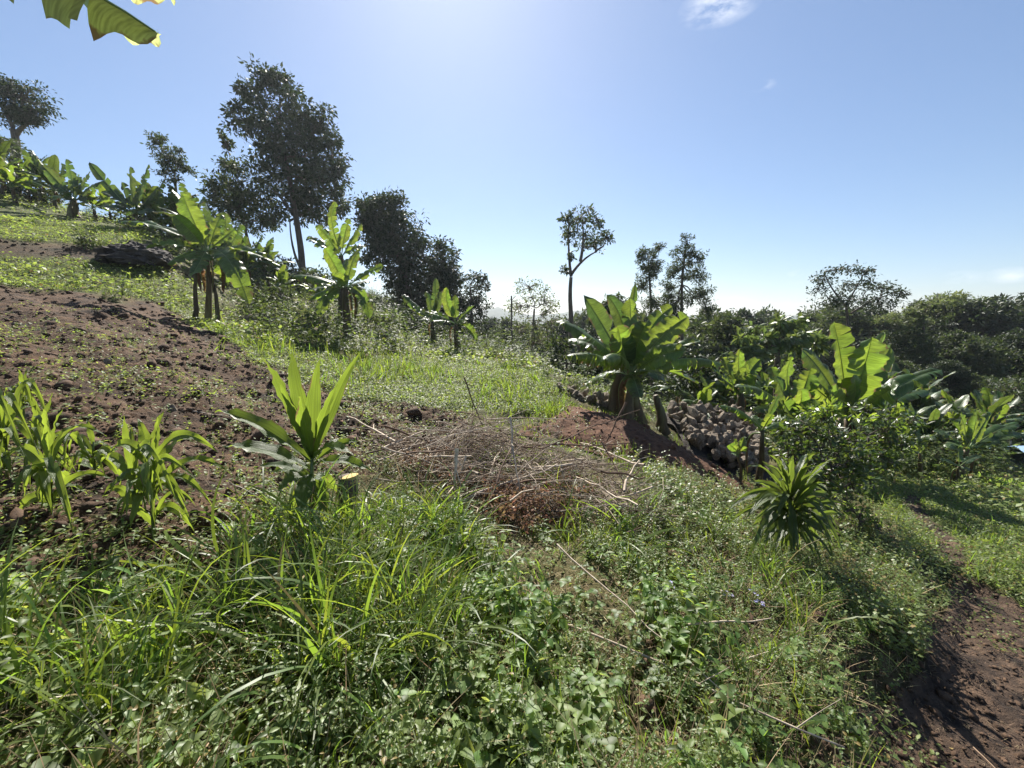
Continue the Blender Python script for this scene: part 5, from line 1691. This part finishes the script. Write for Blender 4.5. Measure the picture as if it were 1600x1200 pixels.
def hol(x, y):
    """weeds thin out where the photo shows bare dark soil under the brush and along the bank"""
    u, v = project(x, y, H0(x, y))
    k = np.ones(u.shape)
    k[inpoly(u, v, [(780, 850), (900, 850), (1000, 960), (1060, 1060), (980, 1040), (860, 980), (790, 920)])] = .1
    k[inpoly(u, v, [(850, 612), (905, 620), (1010, 650), (1155, 745), (1125, 772), (1000, 735), (870, 690)])] = .02
    k[inpoly(u, v, [(860, 585), (1000, 600), (1210, 610), (1225, 775), (1080, 715), (860, 630)])] = .12
    k[inpoly(u, v, [(1560, 690), (1700, 690), (1700, 790), (1570, 760)])] = .02
    k[inpoly(u, v, [(250, 965), (400, 950), (430, 1010), (360, 1070), (280, 1040)])] = .2
    k[inpoly(u, v, [(380, 1080), (520, 1090), (560, 1150), (420, 1160)])] = .3
    k[inpoly(u, v, [(1000, 1090), (1130, 1080), (1180, 1180), (1020, 1190)])] = .3
    k[inpoly(u, v, [(600, 650), (720, 640), (1000, 660), (1010, 800), (860, 840), (640, 800)])] = .18
    return k


def lawnish(x, y):
    return 1


def emit(name, mat, label, cat, groups, smooth=True):
    parts = []
    for g in groups:
        parts += g
    o = mk(name, parts, mat, smooth=smooth)
    return tag(o, label, cat, None, 'stuff')


# broad leaved weeds of the foreground
p1, _ = scatter(7500, .55, 4.2, [Z_WEED], dens=lambda x, y: (fbm(x * .9, y * .9, 3, 120) > -.06) * dn(2.3, .02, 3, .38)(x, y) * hol(x, y) * np.where(project(x, y, H0(x, y))[0] > 1250, .5, 1))
def bigm(x, y):
    u, v = project(x, y, H0(x, y))
    k = np.full(u.shape, .06)
    k[inpoly(u, v, [(560, 1060), (900, 1000), (960, 1100), (900, 1250), (560, 1250)])] = 1
    k[inpoly(u, v, [(-100, 950), (420, 930), (480, 1000), (300, 1250), (-100, 1250)])] = .7
    return k * hol(x, y)


p2, _ = scatter(2600, .7, 3.5, [Z_WEED], dens=bigm)
p3, _ = scatter(9000, 1.4, 10, [Z_SOIL], dens=dn(1.5, .1, 6, .3))
emit('broad_weeds', 'weed', 'broad leaved green weeds covering the foreground slope', 'weeds',
     [inst(T_near, p1, yaws(len(p1)), np.minimum(np.exp(r.normal(-.3, .33, len(p1))) * clump(p1), 1.35), .25), inst(T_near, p3, yaws(len(p3)), r.uniform(.25, .6, len(p3)), .2)])
emit('broadleaf_patch', 'bigweed', 'patches of pale bright broad leaves at the bottom of the photo', 'weeds', [inst(T_big, p2, yaws(len(p2)), r.uniform(.4, .9, len(p2)), .25)])
# fine leaved pale weeds
p1, _ = scatter(7500, .7, 4.5, [Z_WEED], dens=lambda x, y: dn(2.1, .03, 13, .28)(x, y) * hol(x, y) * np.clip(.25 + (project(x, y, H0(x, y))[0] - 500) / 700, .25, 1))
p2, _ = scatter(11000, 3.5, 16, [Z_WEED], dens=lambda x, y: dn(.9, .2, 14)(x, y) * hol(x, y))
emit('fine_weeds', 'weed2', 'pale fine leaved weeds on the slope right of the centre', 'weeds',
     [inst(T_small, p1, yaws(len(p1)), r.uniform(.6, 1.1, len(p1)) * clump(p1, 1.9, 93), .2), inst(T_smallf, p2, yaws(len(p2)), r.uniform(.6, 1.2, len(p2)) * clump(p2, 1.2, 94), .2)])
p1, _ = scatter(1800, .6, 3, [Z_WEED], dens=dn(2.5, 0, 21, .4))
p2, _ = scatter(700, 1.2, 3.2, [Z_SOIL], dens=dn(2.5, 0, 22, .4))
emit('clover', 'weed', 'three lobed clover like leaves low between the foreground weeds', 'clover', [inst(T_clov, p1, yaws(len(p1)), r.uniform(.7, 1.3, len(p1)), .15), inst(T_clov, p2, yaws(len(p2)), r.uniform(.5, 1, len(p2)), .15)])
# short cover: terraces, meadow, seedlings on soil and path
p1, _ = scatter(70000, 3, 24, [Z_LAWN, Z_MEADOW], dens=dn(.8, .4, 31, -.1), power=1.0)
p2, _ = scatter(30000, 3, 11, [Z_LAWN, Z_MEADOW], dens=dn(.9, .25, 32, -.05))
p3, _ = scatter(26000, 1.4, 12, [Z_SOIL], dens=dn(1.1, .08, 33, .28))
p4, _ = scatter(9000, 1.3, 10, [Z_PATH], dens=lambda x, y: dn(1.5, .05, 34, .4)(x, y) + .9 * (np.hypot(x, y) > 4.5))
p5, _ = scatter(2200, 1.0, 4, [Z_WEED], dens=dn(1.5, .2, 35))
p6, _ = scatter(9000, 10, 45, [Z_WEED, Z_LAWN, Z_MEADOW], power=.5)
emit('low_cover', 'lawn', 'low bright green cover of the grassy terraces and track', 'ground cover',
     [inst(T_covf, p1, yaws(len(p1)), r.uniform(.6, 1.3, len(p1)), .15), inst(T_covf, p2, yaws(len(p2)), r.uniform(.35, .8, len(p2)), .15), inst(T_cov, p3, yaws(len(p3)), r.uniform(.7, 1.8, len(p3)), .15),
      inst(T_cov, p4, yaws(len(p4)), r.uniform(.7, 1.4, len(p4)), .15), inst(T_cov, p5, yaws(len(p5)), r.uniform(.8, 1.5, len(p5)), .15), inst(T_covf, p6, yaws(len(p6)), r.uniform(1.5, 3.5, len(p6)), .15)])


p1, _ = scatter(26000, 7.5, 45, [Z_WEED], dens=lambda x, y: hol(x, y) * dn(.5, .15, 71, .1)(x, y) * np.where(project(x, y, H0(x, y))[0] > 1000, 1.0, .35) * (y > 7.5), power=1.0)
emit('undergrowth', 'under', 'leafy knee high undergrowth between the banana plants and trees', 'undergrowth', [inst(T_smallf, p1, yaws(len(p1)), r.uniform(2.0, 4.5, len(p1)), .2)])
# grasses
def tallmask(x, y):
    u, v = project(x, y, H0(x, y))
    k = np.full(u.shape, .015)
    k[inpoly(u, v, [(330, 800), (480, 780), (720, 790), (760, 900), (720, 1030), (560, 1120), (380, 1060), (260, 1000)])] = 1
    k[inpoly(u, v, [(-200, 960), (250, 930), (330, 1000), (250, 1130), (-200, 1250)])] = .8
    k[inpoly(u, v, [(820, 770), (1180, 770), (1180, 860), (900, 880)])] = .55
    k[inpoly(u, v, [(1150, 900), (1400, 900), (1350, 1000), (1200, 1000)])] = .25
    return k


def midgrass(x, y):
    u, v = project(x, y, H0(x, y))
    k = np.full(u.shape, .0)
    for (a, b, ra, rb_) in ((570, 575, 45, 22), (440, 535, 60, 20), (810, 618, 60, 24), (250, 460, 40, 16), (640, 585, 60, 16), (355, 515, 30, 14), (860, 650, 30, 14)):
        k = np.maximum(k, np.exp(-((u - a) / ra) ** 2 - ((v - b) / rb_) ** 2))
    return k


p1, _ = scatter(1700, .65, 3.9, [Z_WEED], dens=tallmask)
p2, _ = scatter(1500, .9, 6, [Z_WEED], dens=lambda x, y: dn(1.2, .04, 41, .36)(x, y) * hol(x, y))
p5, _ = scatter(700, .75, 3.2, [Z_WEED], dens=tallmask)
p3, _ = scatter(9000, 4, 18, [Z_LAWN, Z_MEADOW, Z_WEED], dens=dn(.6, .08, 42, .35))
p4, _ = scatter(5000, 4.5, 13, [Z_LAWN, Z_WEED, Z_SOIL], dens=midgrass)
emit('grass', 'grass', 'long bent green grass blades in the foreground and tufts on the terraces', 'grass',
     [inst(T_wide, p5, yaws(len(p5)), r.uniform(.5, 1.0, len(p5)), .25), inst(T_tall, p1, yaws(len(p1)), r.uniform(.5, 1.1, len(p1)), .2), inst(T_gr, p2, yaws(len(p2)), r.uniform(.6, 1.3, len(p2)), .2), inst(T_grf, p3, yaws(len(p3)), r.uniform(.4, 1.0, len(p3)), .2),
      inst(T_grf, p4, yaws(len(p4)), r.uniform(.8, 1.7, len(p4)), .2)])
# dry litter
p1, pz = scatter(16000, .7, 10, [Z_WEED, Z_SOIL, Z_PATH], dens=dn(1.3, .25, 51, .1))
p2, _ = scatter(2600, .8, 5, [Z_WEED], dens=dn(1.2, .15, 52, .2))
emit('straw', 'straw', 'dry straw and leaf bits lying between the weeds and on the soil', 'straw', [inst(T_stalk, p2, yaws(len(p2)), r.uniform(.5, 1.2, len(p2)), .3), inst(T_straw, p1, yaws(len(p1)), r.uniform(.4, 1.1, len(p1)) * np.where(pz == Z_PATH, .35, .8), .1)])
# clods of soil


def clod_t(r):
    V = nrm(np.array([[1, 0, 0], [-1, 0, 0], [0, 1, 0], [0, -1, 0], [0, 0, 1], [0, 0, -1], [.7, .7, .5], [-.7, .7, .5], [.7, -.7, .5], [-.7, -.7, .5]], float)) * r.uniform(.7, 1.2, (10, 1))
    V[:, 2] *= .7
    Ft = np.array([[0, 6, 4], [6, 2, 4], [2, 7, 4], [7, 1, 4], [1, 9, 4], [9, 3, 4], [3, 8, 4], [8, 0, 4], [0, 5, 2], [0, 2, 6], [2, 5, 1], [2, 1, 7], [1, 5, 3], [1, 3, 9], [3, 5, 0], [3, 0, 8]])
    return V, Ft


T_clod = [clod_t(r) for _ in range(8)]
p1, _ = scatter(36000, 1.3, 19, [Z_SOIL, Z_BANK], dens=dn(1.5, .25, 61))
p2, _ = scatter(14000, 1.0, 7, [Z_PATH, Z_WEED], th=(20, 62))
sz = lambda n: .009 * np.exp(r.normal(0, .6, n))
emit('soil_clods', 'clod', 'crumbled clods of brown soil on the dug field', 'soil clods', [inst(T_clod, p1, yaws(len(p1)), sz(len(p1)) * (1 + np.hypot(p1[:, 0], p1[:, 1]) * .15), .4), inst(T_clod, p2, yaws(len(p2)), sz(len(p2)) * .8, .4)])
pm = np.stack([Xm, Ym, Zm], -1).reshape(-1, 3)[r.integers(0, Xm.size, 900)]
emit('earth_crumbs', 'mound', 'crumbs of red earth on the mound', 'soil clods', [inst(T_clod, pm, yaws(len(pm)), sz(len(pm)) * 1.2, .4)])
# small lilac flowers
fl = []
for (u, v, Y) in ((1050, 912, 2.35), (1185, 935, 2.4), (1192, 945, 2.35), (1178, 925, 2.45), (1135, 925, 2.4), (858, 1078, 1.6), (1140, 930, 2.45)):
    g = gp(u, Y)
    for k in range(3):
        c = P(u, v, Y) + r.normal(0, .016, 3)
        V, Ft = leaf2(.014, .009)
        for a in range(5):
            fl.append((V @ rotm(a * 1.257, .3).T + c, Ft, 0))
emit('lilac_flowers', 'flower', 'tiny lilac flower heads above the weeds right of centre', 'flowers', [fl])

# air: even pale haze round the whole scene, sky outside
hz = bpy.data.materials.new('haze')
hz.use_nodes = True
hz.node_tree.nodes.clear()
ho = hz.node_tree.nodes.new('ShaderNodeOutputMaterial')
hv = hz.node_tree.nodes.new('ShaderNodeVolumePrincipled')
hv.inputs['Color'].default_value = (0.86, 0.92, 1.0, 1)
hv.inputs['Density'].default_value = 0.00035
hv.inputs['Anisotropy'].default_value = 0.45
hz.node_tree.links.new(hv.outputs[0], ho.inputs['Volume'])
M['haze'] = hz
hb_ = mk('haze', [box((0, 540, -20), (1440, 1400, 92))], 'haze', smooth=False)
tag(hb_, 'thin pale haze in the air over the valley', 'haze', None, 'stuff')
